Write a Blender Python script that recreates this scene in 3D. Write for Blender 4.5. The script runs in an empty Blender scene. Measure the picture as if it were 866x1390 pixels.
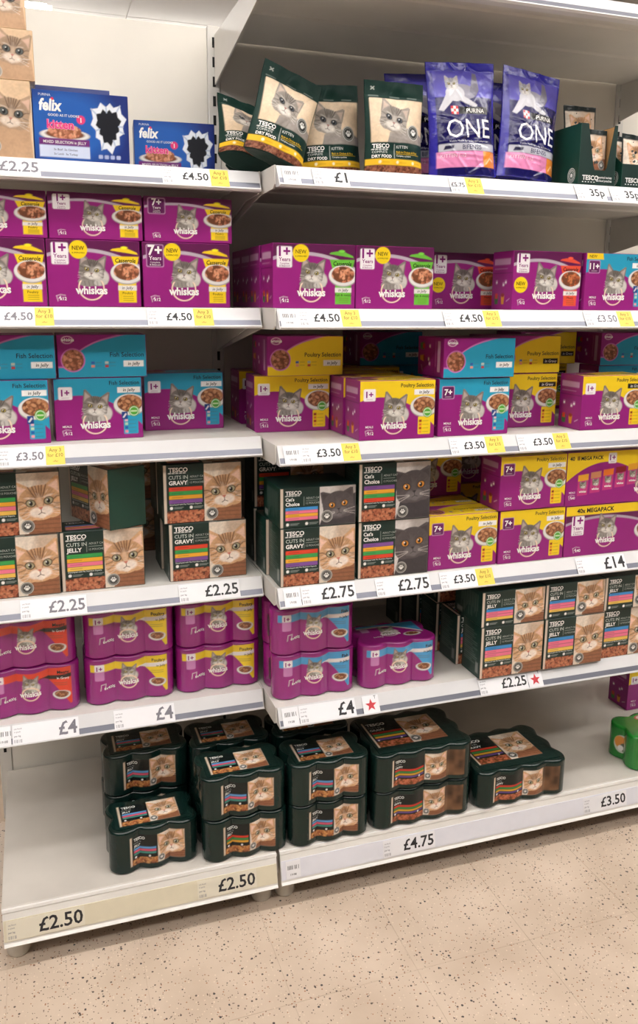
import bpy, bmesh, math, random
import numpy as np
from mathutils import Matrix, Vector

scene = bpy.context.scene
COL = scene.collection
R = math.radians

# ------------------------------------------------------------------ camera
cam_d = bpy.data.cameras.new('camera')
cam = bpy.data.objects.new('camera', cam_d)
COL.objects.link(cam)
yaw, pitch, roll = 0.33029, -0.20735, 0.00851
_f = Vector((math.sin(yaw) * math.cos(pitch), math.cos(yaw) * math.cos(pitch), math.sin(pitch)))
_r0 = Vector((math.cos(yaw), -math.sin(yaw), 0))
_u0 = _r0.cross(_f)
_r = _r0 * math.cos(roll) + _u0 * math.sin(roll)
_u = _u0 * math.cos(roll) - _r0 * math.sin(roll)
cam.matrix_world = Matrix(((_r.x, _u.x, -_f.x, -0.5216), (_r.y, _u.y, -_f.y, -2.4429),
                           (_r.z, _u.z, -_f.z, 1.5369), (0, 0, 0, 1)))
cam_d.sensor_fit = 'VERTICAL'
cam_d.sensor_height = 24.0
cam_d.sensor_width = 36.0
cam_d.lens = 1132.53 / 1390 * 24.0
cam_d.shift_y = -45 / 1390
cam_d.clip_start = 0.05
scene.camera = cam

# ------------------------------------------------------------------ world, exposure
world = bpy.data.worlds.new('store_air')
scene.world = world
world.use_nodes = True
world.node_tree.nodes['Background'].inputs[0].default_value = (1.0, 0.98, 0.97, 1)
world.node_tree.nodes['Background'].inputs[1].default_value = 0.07
scene.view_settings.view_transform = 'Standard'
scene.view_settings.look = 'None'
scene.view_settings.gamma = 1
scene.view_settings.use_curve_mapping = False
scene.view_settings.exposure = 0.12
LIGHT_STRENGTH = 12.0

# ------------------------------------------------------------------ materials
def lin(c):
    out = []
    for v in c[:3]:
        v = v / 255.0
        out.append(v / 12.92 if v <= 0.04045 else ((v + 0.055) / 1.055) ** 2.4)
    return tuple(out)

def new_mat(name):
    m = bpy.data.materials.new(name)
    m.use_nodes = True
    nt = m.node_tree
    return m, nt, nt.nodes['Principled BSDF']

def mat(name, c, rough=.5, metal=0.0, var=.06, vscale=30, bump=0.0, bscale=60, coat=0.0, spec=.5):
    m, nt, b = new_mat(name)
    b.inputs['Roughness'].default_value = rough
    b.inputs['Metallic'].default_value = metal
    b.inputs['Coat Weight'].default_value = coat
    b.inputs['Specular IOR Level'].default_value = spec
    tc = nt.nodes.new('ShaderNodeTexCoord')
    nz = nt.nodes.new('ShaderNodeTexNoise')
    nz.inputs['Scale'].default_value = vscale
    nz.inputs['Detail'].default_value = 3
    nt.links.new(tc.outputs['Object'], nz.inputs['Vector'])
    rp = nt.nodes.new('ShaderNodeValToRGB')
    l = lin(c)
    rp.color_ramp.elements[0].position = .3
    rp.color_ramp.elements[1].position = .7
    rp.color_ramp.elements[0].color = tuple(v * (1 - var) for v in l) + (1,)
    rp.color_ramp.elements[1].color = tuple(min(1, v * (1 + var)) for v in l) + (1,)
    nt.links.new(nz.outputs['Fac'], rp.inputs['Fac'])
    nt.links.new(rp.outputs['Color'], b.inputs['Base Color'])
    if bump:
        n2 = nt.nodes.new('ShaderNodeTexNoise')
        n2.inputs['Scale'].default_value = bscale
        n2.inputs['Detail'].default_value = 2
        nt.links.new(tc.outputs['Object'], n2.inputs['Vector'])
        bp = nt.nodes.new('ShaderNodeBump')
        bp.inputs['Strength'].default_value = bump
        bp.inputs['Distance'].default_value = .004
        nt.links.new(n2.outputs['Fac'], bp.inputs['Height'])
        nt.links.new(bp.outputs['Normal'], b.inputs['Normal'])
    return m

def print_mat(name, rough=.35, coat=0.0, bump=0.0, bscale=40, spec=.5):
    """Printed ink: colour comes from the print attribute of the printed sheet."""
    m, nt, b = new_mat(name)
    b.inputs['Roughness'].default_value = rough
    b.inputs['Coat Weight'].default_value = coat
    b.inputs['Coat Roughness'].default_value = .1
    b.inputs['Specular IOR Level'].default_value = spec
    at = nt.nodes.new('ShaderNodeAttribute')
    at.attribute_name = 'ink'
    tc = nt.nodes.new('ShaderNodeTexCoord')
    nz = nt.nodes.new('ShaderNodeTexNoise')
    nz.inputs['Scale'].default_value = 25
    nt.links.new(tc.outputs['Object'], nz.inputs['Vector'])
    hs = nt.nodes.new('ShaderNodeHueSaturation')
    mp = nt.nodes.new('ShaderNodeMapRange')
    mp.inputs['To Min'].default_value = .95
    mp.inputs['To Max'].default_value = 1.05
    nt.links.new(nz.outputs['Fac'], mp.inputs['Value'])
    nt.links.new(mp.outputs['Result'], hs.inputs['Value'])
    nt.links.new(at.outputs['Color'], hs.inputs['Color'])
    nt.links.new(hs.outputs['Color'], b.inputs['Base Color'])
    if bump:
        n2 = nt.nodes.new('ShaderNodeTexNoise')
        n2.inputs['Scale'].default_value = bscale
        n2.inputs['Detail'].default_value = 3
        nt.links.new(tc.outputs['Object'], n2.inputs['Vector'])
        bp = nt.nodes.new('ShaderNodeBump')
        bp.inputs['Strength'].default_value = bump
        bp.inputs['Distance'].default_value = .006
        nt.links.new(n2.outputs['Fac'], bp.inputs['Height'])
        nt.links.new(bp.outputs['Normal'], b.inputs['Normal'])
    return m

PURPLE = (152, 33, 126)
DPURPLE = (98, 26, 80)
YELLOW = (246, 210, 36)
BLUE = (44, 160, 196)
GREEN = (20, 47, 42)
WHITE = (244, 243, 240)
RED = (226, 66, 46)
LIME = (108, 190, 62)

M = {}
M['steel'] = mat('cream_enamelled_steel', (214, 211, 205), .42, var=.03, vscale=9)
M['steel_white'] = mat('white_enamelled_steel', (232, 230, 226), .38, var=.03, vscale=9)
M['deckgrey'] = mat('scuffed_base_deck', (204, 198, 190), .5, var=.07, vscale=7)
M['panel'] = mat('cream_back_panel', (228, 223, 213), .55, var=.03, vscale=6)
M['rail'] = mat('white_plastic_rail', (216, 216, 218), .28, var=.02, vscale=12)
M['strip'] = mat('slate_rail_strip', (124, 126, 138), .38, metal=.6, var=.0)
M['basecream'] = mat('cream_label_channel', (222, 214, 190), .35, var=.03)
M['basewhite'] = mat('lilac_white_label_channel', (226, 227, 236), .3, var=.02)
M['slot'] = mat('dark_slot', (14, 13, 13), .8)
M['purple'] = mat('purple_carton', PURPLE, .36)
M['green'] = mat('dark_green_carton', GREEN, .4)
M['greenside'] = mat('bottle_green_carton', (22, 66, 54), .4)
M['tan'] = mat('tan_carton', (206, 176, 140), .45)
M['felixblue'] = mat('royal_blue_carton', (26, 48, 120), .36)
M['purplefilm'] = mat('purple_shrink_film', PURPLE, .22, coat=.5, bump=.25, bscale=45)
M['greenfilm'] = mat('dark_green_shrink_film', (14, 36, 32), .16, coat=.3, bump=.35, bscale=45, spec=.45)
M['brightgreenfilm'] = mat('bright_green_shrink_film', (20, 128, 40), .22, coat=.5, bump=.25, bscale=45)
M['tin'] = mat('tin_can_end', (176, 172, 166), .3, metal=.9)
M['bagfoil'] = mat('dark_green_bag_foil', (24, 50, 44), .38, bump=.35, bscale=30, spec=.2)
M['bluefoil'] = mat('violet_blue_bag_foil', (42, 34, 152), .16, bump=.6, bscale=26, coat=.6)
M['kraft'] = mat('brown_card', (196, 152, 100), .7)
M['card'] = mat('white_ticket_card', (238, 238, 242), .4, var=.01)
M['cardcream'] = mat('cream_ticket_card', (228, 222, 204), .4, var=.01)
M['tab'] = mat('yellow_ticket_card', (246, 214, 84), .4, var=.02)
M['ink'] = mat('dark_print_ink', (38, 38, 42), .5, var=.02)
M['greyink'] = mat('grey_and_glare_faded_ink', (120, 118, 128), .5, var=.02)  # small print; as price ink, glare fade is put into the colour
M['tabink'] = mat('ochre_print_ink', (150, 118, 30), .5, var=.02)
M['redink'] = mat('red_print_ink', (206, 62, 70), .5, var=.02)
M['whiteink'] = mat('white_print_ink', (240, 240, 238), .5, var=.02)
M['wire'] = mat('chrome_wire', (200, 200, 200), .2, metal=1.0)
M['foot'] = mat('grey_plastic_foot', (206, 200, 188), .5)
M['kibble'] = mat('brown_kibble', (124, 70, 44), .7, var=.35, vscale=140, bump=.8, bscale=170)
M['p_carton'] = print_mat('printed_carton', .34, coat=.12)
M['p_matt'] = print_mat('printed_carton_matt', .4)
M['p_film'] = print_mat('printed_shrink_film', .2, coat=.5, bump=.2, bscale=45)
M['p_darkfilm'] = print_mat('printed_dark_shrink_film', .22, coat=.1, bump=.22, bscale=45, spec=.35)
M['p_bag'] = print_mat('printed_bag_foil', .42, coat=.0, bump=.3, bscale=28, spec=.16)
M['p_foil'] = print_mat('printed_shiny_foil', .2, coat=.15, bump=.5, bscale=26, spec=.5)

def floor_material():
    m, nt, b = new_mat('flecked_vinyl_floor')
    b.inputs['Roughness'].default_value = .42
    geo = nt.nodes.new('ShaderNodeNewGeometry')
    base = nt.nodes.new('ShaderNodeTexNoise')
    base.inputs['Scale'].default_value = 5
    base.inputs['Detail'].default_value = 5
    nt.links.new(geo.outputs['Position'], base.inputs['Vector'])
    r0 = nt.nodes.new('ShaderNodeValToRGB')
    r0.color_ramp.elements[0].position = .3
    r0.color_ramp.elements[1].position = .72
    r0.color_ramp.elements[0].color = lin((200, 180, 160)) + (1,)
    r0.color_ramp.elements[1].color = lin((220, 201, 182)) + (1,)
    nt.links.new(base.outputs['Fac'], r0.inputs['Fac'])
    cur = r0.outputs['Color']
    for sc, th, keep, colr in ((95, .25, .86, (96, 82, 74)), (130, .24, .85, (160, 110, 78)),
                               (75, .22, .92, (66, 62, 62)), (160, .26, .86, (228, 210, 190)), (210, .3, .86, (100, 80, 66))):
        v = nt.nodes.new('ShaderNodeTexVoronoi')
        v.inputs['Scale'].default_value = sc
        nt.links.new(geo.outputs['Position'], v.inputs['Vector'])
        lt = nt.nodes.new('ShaderNodeMath'); lt.operation = 'LESS_THAN'
        lt.inputs[1].default_value = th
        nt.links.new(v.outputs['Distance'], lt.inputs[0])
        sp = nt.nodes.new('ShaderNodeSeparateColor')
        nt.links.new(v.outputs['Color'], sp.inputs['Color'])
        gt = nt.nodes.new('ShaderNodeMath'); gt.operation = 'GREATER_THAN'
        gt.inputs[1].default_value = keep
        nt.links.new(sp.outputs['Red'], gt.inputs[0])
        mu = nt.nodes.new('ShaderNodeMath'); mu.operation = 'MULTIPLY'
        nt.links.new(lt.outputs[0], mu.inputs[0]); nt.links.new(gt.outputs[0], mu.inputs[1])
        mx = nt.nodes.new('ShaderNodeMix'); mx.data_type = 'RGBA'
        nt.links.new(mu.outputs[0], mx.inputs['Factor'])
        nt.links.new(cur, mx.inputs['A'])
        mx.inputs['B'].default_value = lin(colr) + (1,)
        cur = mx.outputs['Result']
    nt.links.new(cur, b.inputs['Base Color'])
    return m
M['floor'] = floor_material()
M['grout'] = mat('floor_joint', (196, 174, 152), .7)
M['ceiling'] = mat('ceiling_tile_white', (236, 233, 228), .8, var=.02, vscale=4)
def emit(name, c, s):
    m, nt, b = new_mat(name)
    b.inputs['Emission Color'].default_value = lin(c) + (1,)
    b.inputs['Emission Strength'].default_value = s
    b.inputs['Base Color'].default_value = (.9, .9, .9, 1)
    return m
M['lamp'] = emit('lit_diffuser', (255, 251, 247), LIGHT_STRENGTH)

# ------------------------------------------------------------------ mesh helpers
def mesh_from_bm(name, bm):
    me = bpy.data.meshes.new(name)
    bm.normal_update()
    bm.to_mesh(me)
    bm.free()
    return me

def add(name, me, material=None, parent=None, loc=(0, 0, 0), rot=(0, 0, 0), smooth=False):
    o = bpy.data.objects.new(name, me)
    COL.objects.link(o)
    if material is not None and me is not None and not me.materials:
        me.materials.append(material)
    o.parent = parent
    o.location = loc
    o.rotation_euler = rot
    if smooth:
        me.polygons.foreach_set('use_smooth', [True] * len(me.polygons))
    return o

def tag(o, label, cat=None, group=None, kind=None):
    o['label'] = label
    if cat: o['category'] = cat
    if group: o['group'] = group
    if kind: o['kind'] = kind
    return o

def empty(name, loc=(0, 0, 0), rot=(0, 0, 0)):
    o = bpy.data.objects.new(name, None)
    COL.objects.link(o)
    o.empty_display_size = .02
    o.location = loc
    o.rotation_euler = rot
    return o

def bm_box(bm, x0, x1, y0, y1, z0, z1):
    v = [bm.verts.new(p) for p in ((x0, y0, z0), (x1, y0, z0), (x1, y1, z0), (x0, y1, z0),
                                   (x0, y0, z1), (x1, y0, z1), (x1, y1, z1), (x0, y1, z1))]
    for f in ((0, 3, 2, 1), (4, 5, 6, 7), (0, 1, 5, 4), (1, 2, 6, 5), (2, 3, 7, 6), (3, 0, 4, 7)):
        bm.faces.new([v[i] for i in f])

def box_mesh(name, x0, x1, y0, y1, z0, z1, bevel=0.0):
    bm = bmesh.new()
    bm_box(bm, x0, x1, y0, y1, z0, z1)
    if bevel:
        bmesh.ops.bevel(bm, geom=list(bm.edges), offset=bevel, segments=1, affect='EDGES')
    return mesh_from_bm(name, bm)

def extrude_x(name, prof, x0, x1):
    """Prism of a (y, z) outline along X."""
    bm = bmesh.new()
    a = [bm.verts.new((x0, y, z)) for y, z in prof]
    b = [bm.verts.new((x1, y, z)) for y, z in prof]
    n = len(prof)
    for i in range(n):
        bm.faces.new((a[i], a[(i + 1) % n], b[(i + 1) % n], b[i]))
    bm.faces.new(a[::-1]); bm.faces.new(b)
    bmesh.ops.recalc_face_normals(bm, faces=list(bm.faces))
    return mesh_from_bm(name, bm)

def extrude_y(name, prof, y0, y1):
    """Prism of an (x, z) outline along Y."""
    bm = bmesh.new()
    a = [bm.verts.new((x, y0, z)) for x, z in prof]
    b = [bm.verts.new((x, y1, z)) for x, z in prof]
    n = len(prof)
    for i in range(n):
        bm.faces.new((a[i], a[(i + 1) % n], b[(i + 1) % n], b[i]))
    bm.faces.new(a[::-1]); bm.faces.new(b)
    bmesh.ops.recalc_face_normals(bm, faces=list(bm.faces))
    return mesh_from_bm(name, bm)

def loft(name, rings):
    bm = bmesh.new()
    vs = [[bm.verts.new(p) for p in r] for r in rings]
    n = len(rings[0])
    for k in range(len(vs) - 1):
        for i in range(n):
            bm.faces.new((vs[k][i], vs[k][(i + 1) % n], vs[k + 1][(i + 1) % n], vs[k + 1][i]))
    bm.faces.new(vs[0][::-1]); bm.faces.new(vs[-1])
    bmesh.ops.recalc_face_normals(bm, faces=list(bm.faces))
    return mesh_from_bm(name, bm)

# ------------------------------------------------------------------ print canvas
_text_cache = {}
def text_geo(s, bold=0.0, shear=0.0):
    key = (s, bold, shear)
    if key not in _text_cache:
        cu = bpy.data.curves.new('lettering', 'FONT')
        cu.body = s; cu.size = 1; cu.offset = bold; cu.shear = shear; cu.resolution_u = 2
        o = bpy.data.objects.new('lettering', cu)
        me = o.to_mesh()
        me.calc_loop_triangles()
        v = np.array([tuple(p.co)[:2] for p in me.vertices]) if len(me.vertices) else np.zeros((0, 2))
        t = np.array([tuple(q.vertices) for q in me.loop_triangles], dtype=np.int64).reshape(-1, 3)
        o.to_mesh_clear()
        bpy.data.objects.remove(o); bpy.data.curves.remove(cu)
        # keep triangles facing up
        if len(t):
            a, b, c = v[t[:, 0]], v[t[:, 1]], v[t[:, 2]]
            s2 = (b[:, 0] - a[:, 0]) * (c[:, 1] - a[:, 1]) - (b[:, 1] - a[:, 1]) * (c[:, 0] - a[:, 0])
            t[s2 < 0] = t[s2 < 0][:, ::-1]
        if len(v):
            v[:, 0] -= v[:, 0].min()
        _text_cache[key] = (v, t)
    return _text_cache[key]

def refine(v, t, lim):
    for _ in range(4):
        a, b, c = v[t[:, 0]], v[t[:, 1]], v[t[:, 2]]
        L = np.maximum(np.maximum(np.hypot(*(a - b).T), np.hypot(*(b - c).T)), np.hypot(*(c - a).T))
        big = L > lim
        if not big.any(): break
        n = len(v); k = int(big.sum())
        q = t[big]
        v = np.concatenate([v, (a[big] + b[big]) / 2, (b[big] + c[big]) / 2, (c[big] + a[big]) / 2])
        ab, bc, ca = n + np.arange(k), n + k + np.arange(k), n + 2 * k + np.arange(k)
        t = np.concatenate([t[~big], np.stack([q[:, 0], ab, ca], 1), np.stack([ab, q[:, 1], bc], 1), np.stack([ca, bc, q[:, 2]], 1), np.stack([ab, bc, ca], 1)])
    return v, t

class Canvas:
    """A printed sheet in centimetres: fine vertex grid carrying ink colours, plus lettering."""
    def __init__(s, w, h, base, cell=.15, seed=1):
        s.w, s.h, s.cell = w, h, cell
        s.nx, s.ny = max(2, round(w / cell)), max(2, round(h / cell))
        s.U, s.V = np.meshgrid(np.linspace(0, w, s.nx + 1), np.linspace(0, h, s.ny + 1))
        s.c = np.zeros(s.U.shape + (3,)); s.c[:] = lin(base)
        s.m = np.ones(s.U.shape)
        s.texts = []
        s.rng = np.random.RandomState(seed)
    def put(s, a, col):
        a = (a * s.m)[..., None]
        s.c = s.c * (1 - a) + np.array(lin(col)) * a
    def sd(s, d, col, k=1.0, soft=1.0):
        s.put(np.clip(.5 - d / (s.cell * soft), 0, 1) * k, col)
    def d_ell(s, cx, cy, rx, ry, rot=0):
        x, y = s.U - cx, s.V - cy
        if rot:
            c, n = math.cos(rot), math.sin(rot); x, y = x * c + y * n, -x * n + y * c
        q = np.sqrt((x / rx) ** 2 + (y / ry) ** 2)
        return (q - 1) * min(rx, ry)
    def d_box(s, x0, y0, x1, y1, r=0):
        dx = np.maximum(x0 + r - s.U, s.U - x1 + r); dy = np.maximum(y0 + r - s.V, s.V - y1 + r)
        return np.hypot(np.maximum(dx, 0), np.maximum(dy, 0)) + np.minimum(np.maximum(dx, dy), 0) - r
    def d_poly(s, pts):
        d = np.full(s.U.shape, 1e9); sg = np.ones(s.U.shape)
        n = len(pts)
        for i in range(n):
            ax, ay = pts[i]; bx, by = pts[i - 1]
            ex, ey = bx - ax, by - ay
            wx, wy = s.U - ax, s.V - ay
            t = np.clip((wx * ex + wy * ey) / (ex * ex + ey * ey + 1e-12), 0, 1)
            d = np.minimum(d, (wx - ex * t) ** 2 + (wy - ey * t) ** 2)
            c1 = s.V >= ay; c2 = s.V < by; c3 = ex * wy > ey * wx
            sg = np.where((c1 & c2 & c3) | (~c1 & ~c2 & ~c3), -sg, sg)
        return np.sqrt(d) * sg
    def d_line(s, pts, w):
        d = np.full(s.U.shape, 1e9)
        for (ax, ay), (bx, by) in zip(pts[:-1], pts[1:]):
            ex, ey = bx - ax, by - ay
            wx, wy = s.U - ax, s.V - ay
            t = np.clip((wx * ex + wy * ey) / (ex * ex + ey * ey + 1e-12), 0, 1)
            d = np.minimum(d, np.hypot(wx - ex * t, wy - ey * t))
        return d - w / 2
    def ell(s, cx, cy, rx, ry, col, rot=0, k=1.0, soft=1.0): s.sd(s.d_ell(cx, cy, rx, ry, rot), col, k, soft)
    def box(s, x0, y0, x1, y1, col, r=0, k=1.0): s.sd(s.d_box(x0, y0, x1, y1, r), col, k)
    def poly(s, pts, col, k=1.0, soft=1.0): s.sd(s.d_poly(pts), col, k, soft)
    def line(s, pts, w, col, k=1.0): s.sd(s.d_line(pts, w), col, k)
    def ring(s, cx, cy, rx, ry, w, col, k=1.0): s.sd(np.abs(s.d_ell(cx, cy, rx, ry)) - w / 2, col, k)
    def below(s, f, col, k=1.0): s.sd((s.V - f(s.U)) * .85, col, k)
    def clip(s, d): s.m = np.clip(.5 - d / s.cell, 0, 1)
    def unclip(s): s.m = np.ones(s.U.shape)
    def noise(s, size, seed=0):
        g = np.random.RandomState(seed + 7).rand(64, 64)
        x, y = s.U / size, s.V / size
        xi, yi = np.floor(x).astype(int), np.floor(y).astype(int)
        fx, fy = x - xi, y - yi
        fx, fy = fx * fx * (3 - 2 * fx), fy * fy * (3 - 2 * fy)
        q = lambda a, b: g[a % 64, b % 64]
        return (q(xi, yi) * (1 - fx) + q(xi + 1, yi) * fx) * (1 - fy) + (q(xi, yi + 1) * (1 - fx) + q(xi + 1, yi + 1) * fx) * fy
    def fur(s, k=.25, size=.35, seed=0):
        n = (s.noise(size, seed) + s.noise(size * 2.7, seed + 1)) * .5
        s.c = s.c * (1 + ((n - .5) * 2 * k * s.m)[..., None])
    def kibble(s, d, x0, y0, x1, y1, size, base, shades, n):
        old = s.m
        s.m = old * np.clip(.5 - d / s.cell, 0, 1)
        s.put(np.ones(s.U.shape), base)
        for i in range(n):
            cx, cy = s.rng.uniform(x0, x1), s.rng.uniform(y0, y1)
            a, q = size * s.rng.uniform(.7, 1.3), size * s.rng.uniform(.45, .8)
            s.ell(cx, cy, a, q, shades[s.rng.randint(len(shades))], s.rng.uniform(0, 3.1))
            s.ell(cx - a * .2, cy + q * .3, a * .4, q * .35, tuple(min(255, v * 1.25) for v in shades[0]), s.rng.uniform(0, 3.1), .5)
        s.m = old
    def text(s, t, x, y, size, col, align='c', bold=0.0, shear=0.0, sx=1.0, rot=0.0, lift=0):
        v, tr = text_geo(t, bold, shear)
        if not len(v): return
        v = v * np.array([size * sx, size])
        w = v[:, 0].max()
        v = v - np.array([w / 2 if align == 'c' else (w if align == 'r' else 0), 0])
        if rot:
            c, n = math.cos(rot), math.sin(rot)
            v = np.stack([v[:, 0] * c - v[:, 1] * n, v[:, 0] * n + v[:, 1] * c], 1)
        s.texts.append((v + np.array([x, y]), tr, lin(col), lift))
    def mesh(s, name, fn=None, flip=False):
        curved = fn is not None
        if fn is None:
            fn = lambda u, v, o: np.stack([(u - s.w / 2) / 100, -o, v / 100], -1)
        nx, ny = s.nx, s.ny
        P = [fn(s.U.ravel(), s.V.ravel(), np.zeros(s.U.size))]
        C = [s.c.reshape(-1, 3)]
        i = np.arange((nx + 1) * (ny + 1)).reshape(ny + 1, nx + 1)
        q = np.stack([i[:-1, :-1], i[:-1, 1:], i[1:, 1:], i[1:, :-1]], -1).reshape(-1, 4)
        loops = [q.ravel()]; sizes = [np.full(len(q), 4)]
        base = len(P[0])
        for v, t, col, lift in s.texts:
            if curved:
                v, t = refine(v, t, .4)
            P.append(fn(v[:, 0], v[:, 1], np.full(len(v), .0003 + lift * .0002)))
            C.append(np.tile(col, (len(v), 1)))
            loops.append((t + base).ravel()); sizes.append(np.full(len(t), 3))
            base += len(v)
        P = np.concatenate(P); C = np.clip(np.concatenate(C), 0, 1); loops = np.concatenate(loops); sizes = np.concatenate(sizes)
        me = bpy.data.meshes.new(name)
        me.vertices.add(len(P)); me.vertices.foreach_set('co', P.astype(np.float32).ravel())
        me.loops.add(len(loops)); me.loops.foreach_set('vertex_index', loops.astype(np.int32))
        me.polygons.add(len(sizes))
        me.polygons.foreach_set('loop_start', np.concatenate([[0], np.cumsum(sizes)[:-1]]).astype(np.int32))
        at = me.color_attributes.new('ink', 'FLOAT_COLOR', 'POINT')
        at.data.foreach_set('color', np.concatenate([C, np.ones((len(C), 1))], 1).astype(np.float32).ravel())
        me.update(calc_edges=True)
        me.polygons.foreach_set('use_smooth', [True] * len(me.polygons))
        return me

# ------------------------------------------------------------------ printed motifs
TABBY = dict(fur=(216, 170, 128), dark=(98, 62, 40), ear=(236, 198, 178), light=(250, 236, 224), eye=(178, 172, 140), nose=(206, 122, 104), body=(150, 98, 70))
GREYCAT = dict(fur=(86, 80, 82), dark=(56, 52, 55), ear=(70, 64, 66), light=(112, 106, 108), eye=(222, 150, 60), nose=(46, 42, 46), body=(64, 60, 64))
KITTEN = dict(fur=(178, 150, 124), dark=(96, 76, 62), ear=(214, 180, 160), light=(232, 216, 200), eye=(92, 98, 96), nose=(190, 120, 108), body=(196, 160, 128))
SILVKIT = dict(fur=(158, 150, 142), dark=(74, 68, 64), ear=(204, 184, 170), light=(222, 216, 208), eye=(70, 76, 84), nose=(150, 100, 94), body=(176, 166, 156))
SILVER = dict(fur=(134, 126, 120), dark=(62, 56, 53), ear=(186, 168, 162), light=(226, 222, 216), eye=(186, 168, 92), nose=(120, 80, 78), body=(160, 152, 146))

def cat_face(c, cx, cy, s, p, tilt=0.0, eye=1.0, earh=1.0, stripes=True, half=False, detail=0):
    ct, st = math.cos(tilt), math.sin(tilt)
    T = lambda x, y: (cx + s * (x * ct - y * st), cy + s * (x * st + y * ct))
    E = lambda x, y, rx, ry, col, rot=0, k=1.0, soft=1.0: c.ell(*T(x, y), rx * s, ry * s, col, rot + tilt, k, soft)
    Pg = lambda pts, col, k=1.0, soft=1.0: c.poly([T(*q) for q in pts], col, k, soft)
    Ln = lambda pts, w, col, k=1.0: c.line([T(*q) for q in pts], w * s, col, k)
    mixc = lambda a, b, k: tuple(x * (1 - k) + y * k for x, y in zip(a, b))
    for sx in (-1, 1):
        Pg([(sx * 1.0, .05), (sx * 1.06, .62 + .55 * earh), (sx * .9, .66 + .55 * earh), (sx * .2, .72)], p['fur'])
        Pg([(sx * .92, .3), (sx * .96, .55 + .48 * earh), (sx * .42, .74)], p['ear'], 1, 2)
        Ln([(sx * 1.02, .3), (sx * 1.02, .62 + .5 * earh)], .07, mixc(p['fur'], p['dark'], .4), .6)
    E(0, .02, 1.0, .86, p['fur'])
    E(-.5, -.3, .52, .5, p['fur']); E(.5, -.3, .52, .5, p['fur'])
    E(0, .45, .75, .35, mixc(p['fur'], p['dark'], .35), 0, .5, 5)
    if half:
        E(.48, -.2, .42, .6, p['light'], 0, .7, 4)
    if detail:
        rg = np.random.RandomState(11)
        for i in range(detail):
            a = rg.uniform(0, 6.283); r0 = rg.uniform(.3, .85); r1 = r0 + rg.uniform(.1, .22)
            col = (p['dark'], p['light'], mixc(p['fur'], p['dark'], .5))[rg.randint(3)]
            Ln([(math.cos(a) * r0, .02 + math.sin(a) * r0 * .88), (math.cos(a) * r1, .02 + math.sin(a) * r1 * .88)], .03, col, .4)
    if stripes:
        for k in (-2.4, -1.3, -.45, .45, 1.3, 2.4):
            Ln([(k * .07, .3), (k * .12, .55), (k * .17, .84)], .06, p['dark'], .8)
        for sx in (-1, 1):
            Ln([(sx * .66, .1), (sx * .8, .2), (sx * .98, .22)], .06, p['dark'], .7)
            Ln([(sx * .64, -.1), (sx * .96, -.16)], .065, p['dark'], .6)
            Ln([(sx * .6, -.3), (sx * .9, -.46)], .06, p['dark'], .5)
            E(sx * .42, .3, .24, .06, p['light'], sx * .2, .5)
            Ln([(sx * .2, .02), (sx * .13, -.14)], .05, mixc(p['fur'], p['dark'], .6), .7)
    E(0, .05, .13, .34, mixc(p['fur'], p['light'], .5), 0, .5, 3)
    for sx in (-1, 1):
        E(sx * .21, -.42, .31, .24, p['light'], 0, .9, 3)
    E(0, -.62, .2, .13, p['light'], 0, .8, 2)
    Pg([(-.12, -.2), (.12, -.2), (0, -.35)], p['nose'])
    Ln([(0, -.33), (0, -.47), (-.15, -.54)], .035, p['dark']); Ln([(0, -.47), (.15, -.54)], .035, p['dark'])
    for sx in (-1, 1):
        E(sx * .41, .06, .235 * eye, .19 * eye, mixc(p['dark'], (20, 14, 12), .5), sx * .3)
        E(sx * .41, .06, .185 * eye, .15 * eye, p['eye'], sx * .3)
        E(sx * .4, .06, .085 * eye, .125 * eye, (14, 12, 12))
        E(sx * .4 - .045, .11, .035, .035, (250, 250, 250))
    if detail:
        for sx in (-1, 1):
            for k in (-.12, -.02, .1):
                Ln([(sx * .3, -.42 + k * .3), (sx * 1.05, -.5 + k * 2.0)], .018, (246, 240, 232), .7)

def paw_seal(c, x, y, r, back=(60, 60, 58)):
    c.ell(x, y, r, r, back)
    c.ring(x, y, r * .93, r * .93, r * .1, (214, 212, 206))
    c.ring(x, y, r * .72, r * .72, r * .08, (190, 188, 182), .7)
    c.ell(x, y - r * .14, r * .28, r * .22, WHITE)
    for k in (-1.2, -.4, .4, 1.2):
        c.ell(x + math.sin(k) * r * .38, y - r * .1 + math.cos(k) * r * .42, r * .11, r * .14, WHITE)

def plate(c, x, y, rx, ry, n=46, shades=((176, 120, 84), (200, 148, 108), (146, 92, 62))):
    c.ell(x, y - ry * .06, rx * 1.02, ry * 1.05, (170, 165, 165))
    c.ell(x, y, rx, ry, (228, 226, 224))
    c.kibble(c.d_ell(x, y + ry * .1, rx * .8, ry * .8), x - rx, y - ry, x + rx, y + ry, ry * .2, (120, 72, 48), shades, n)

def silver_cat(c, x, y, s):
    """Silver tabby resting on its paws above the brand name."""
    p = SILVER
    P = lambda pts: [(x + a * s, y + b * s) for a, b in pts]
    c.poly(P([(-.7, -.3), (-1.05, -.8), (-.9, -1.05), (.2, -1.15), (1.1, -1.0), (1.22, -.5), (.85, .4)]), (150, 144, 138))
    c.ell(x + .88 * s, y - .5 * s, .36 * s, .45 * s, (208, 204, 199), 0, 1, 3)
    cat_face(c, x, y, s * .9, p, tilt=-.14, eye=.9, earh=1.25, half=True, detail=26)
    c.ell(x - .2 * s, y - .95 * s, .66 * s, .22 * s, (150, 144, 138), .1)
    c.ell(x + .62 * s, y - .86 * s, .5 * s, .25 * s, (200, 196, 190), .15)
    for k in range(5):
        c.line([(x + (-.55 + k * .3) * s, y - .8 * s), (x + (-.5 + k * .3) * s, y - 1.08 * s)], .06 * s, (92, 86, 82), .6)

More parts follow.
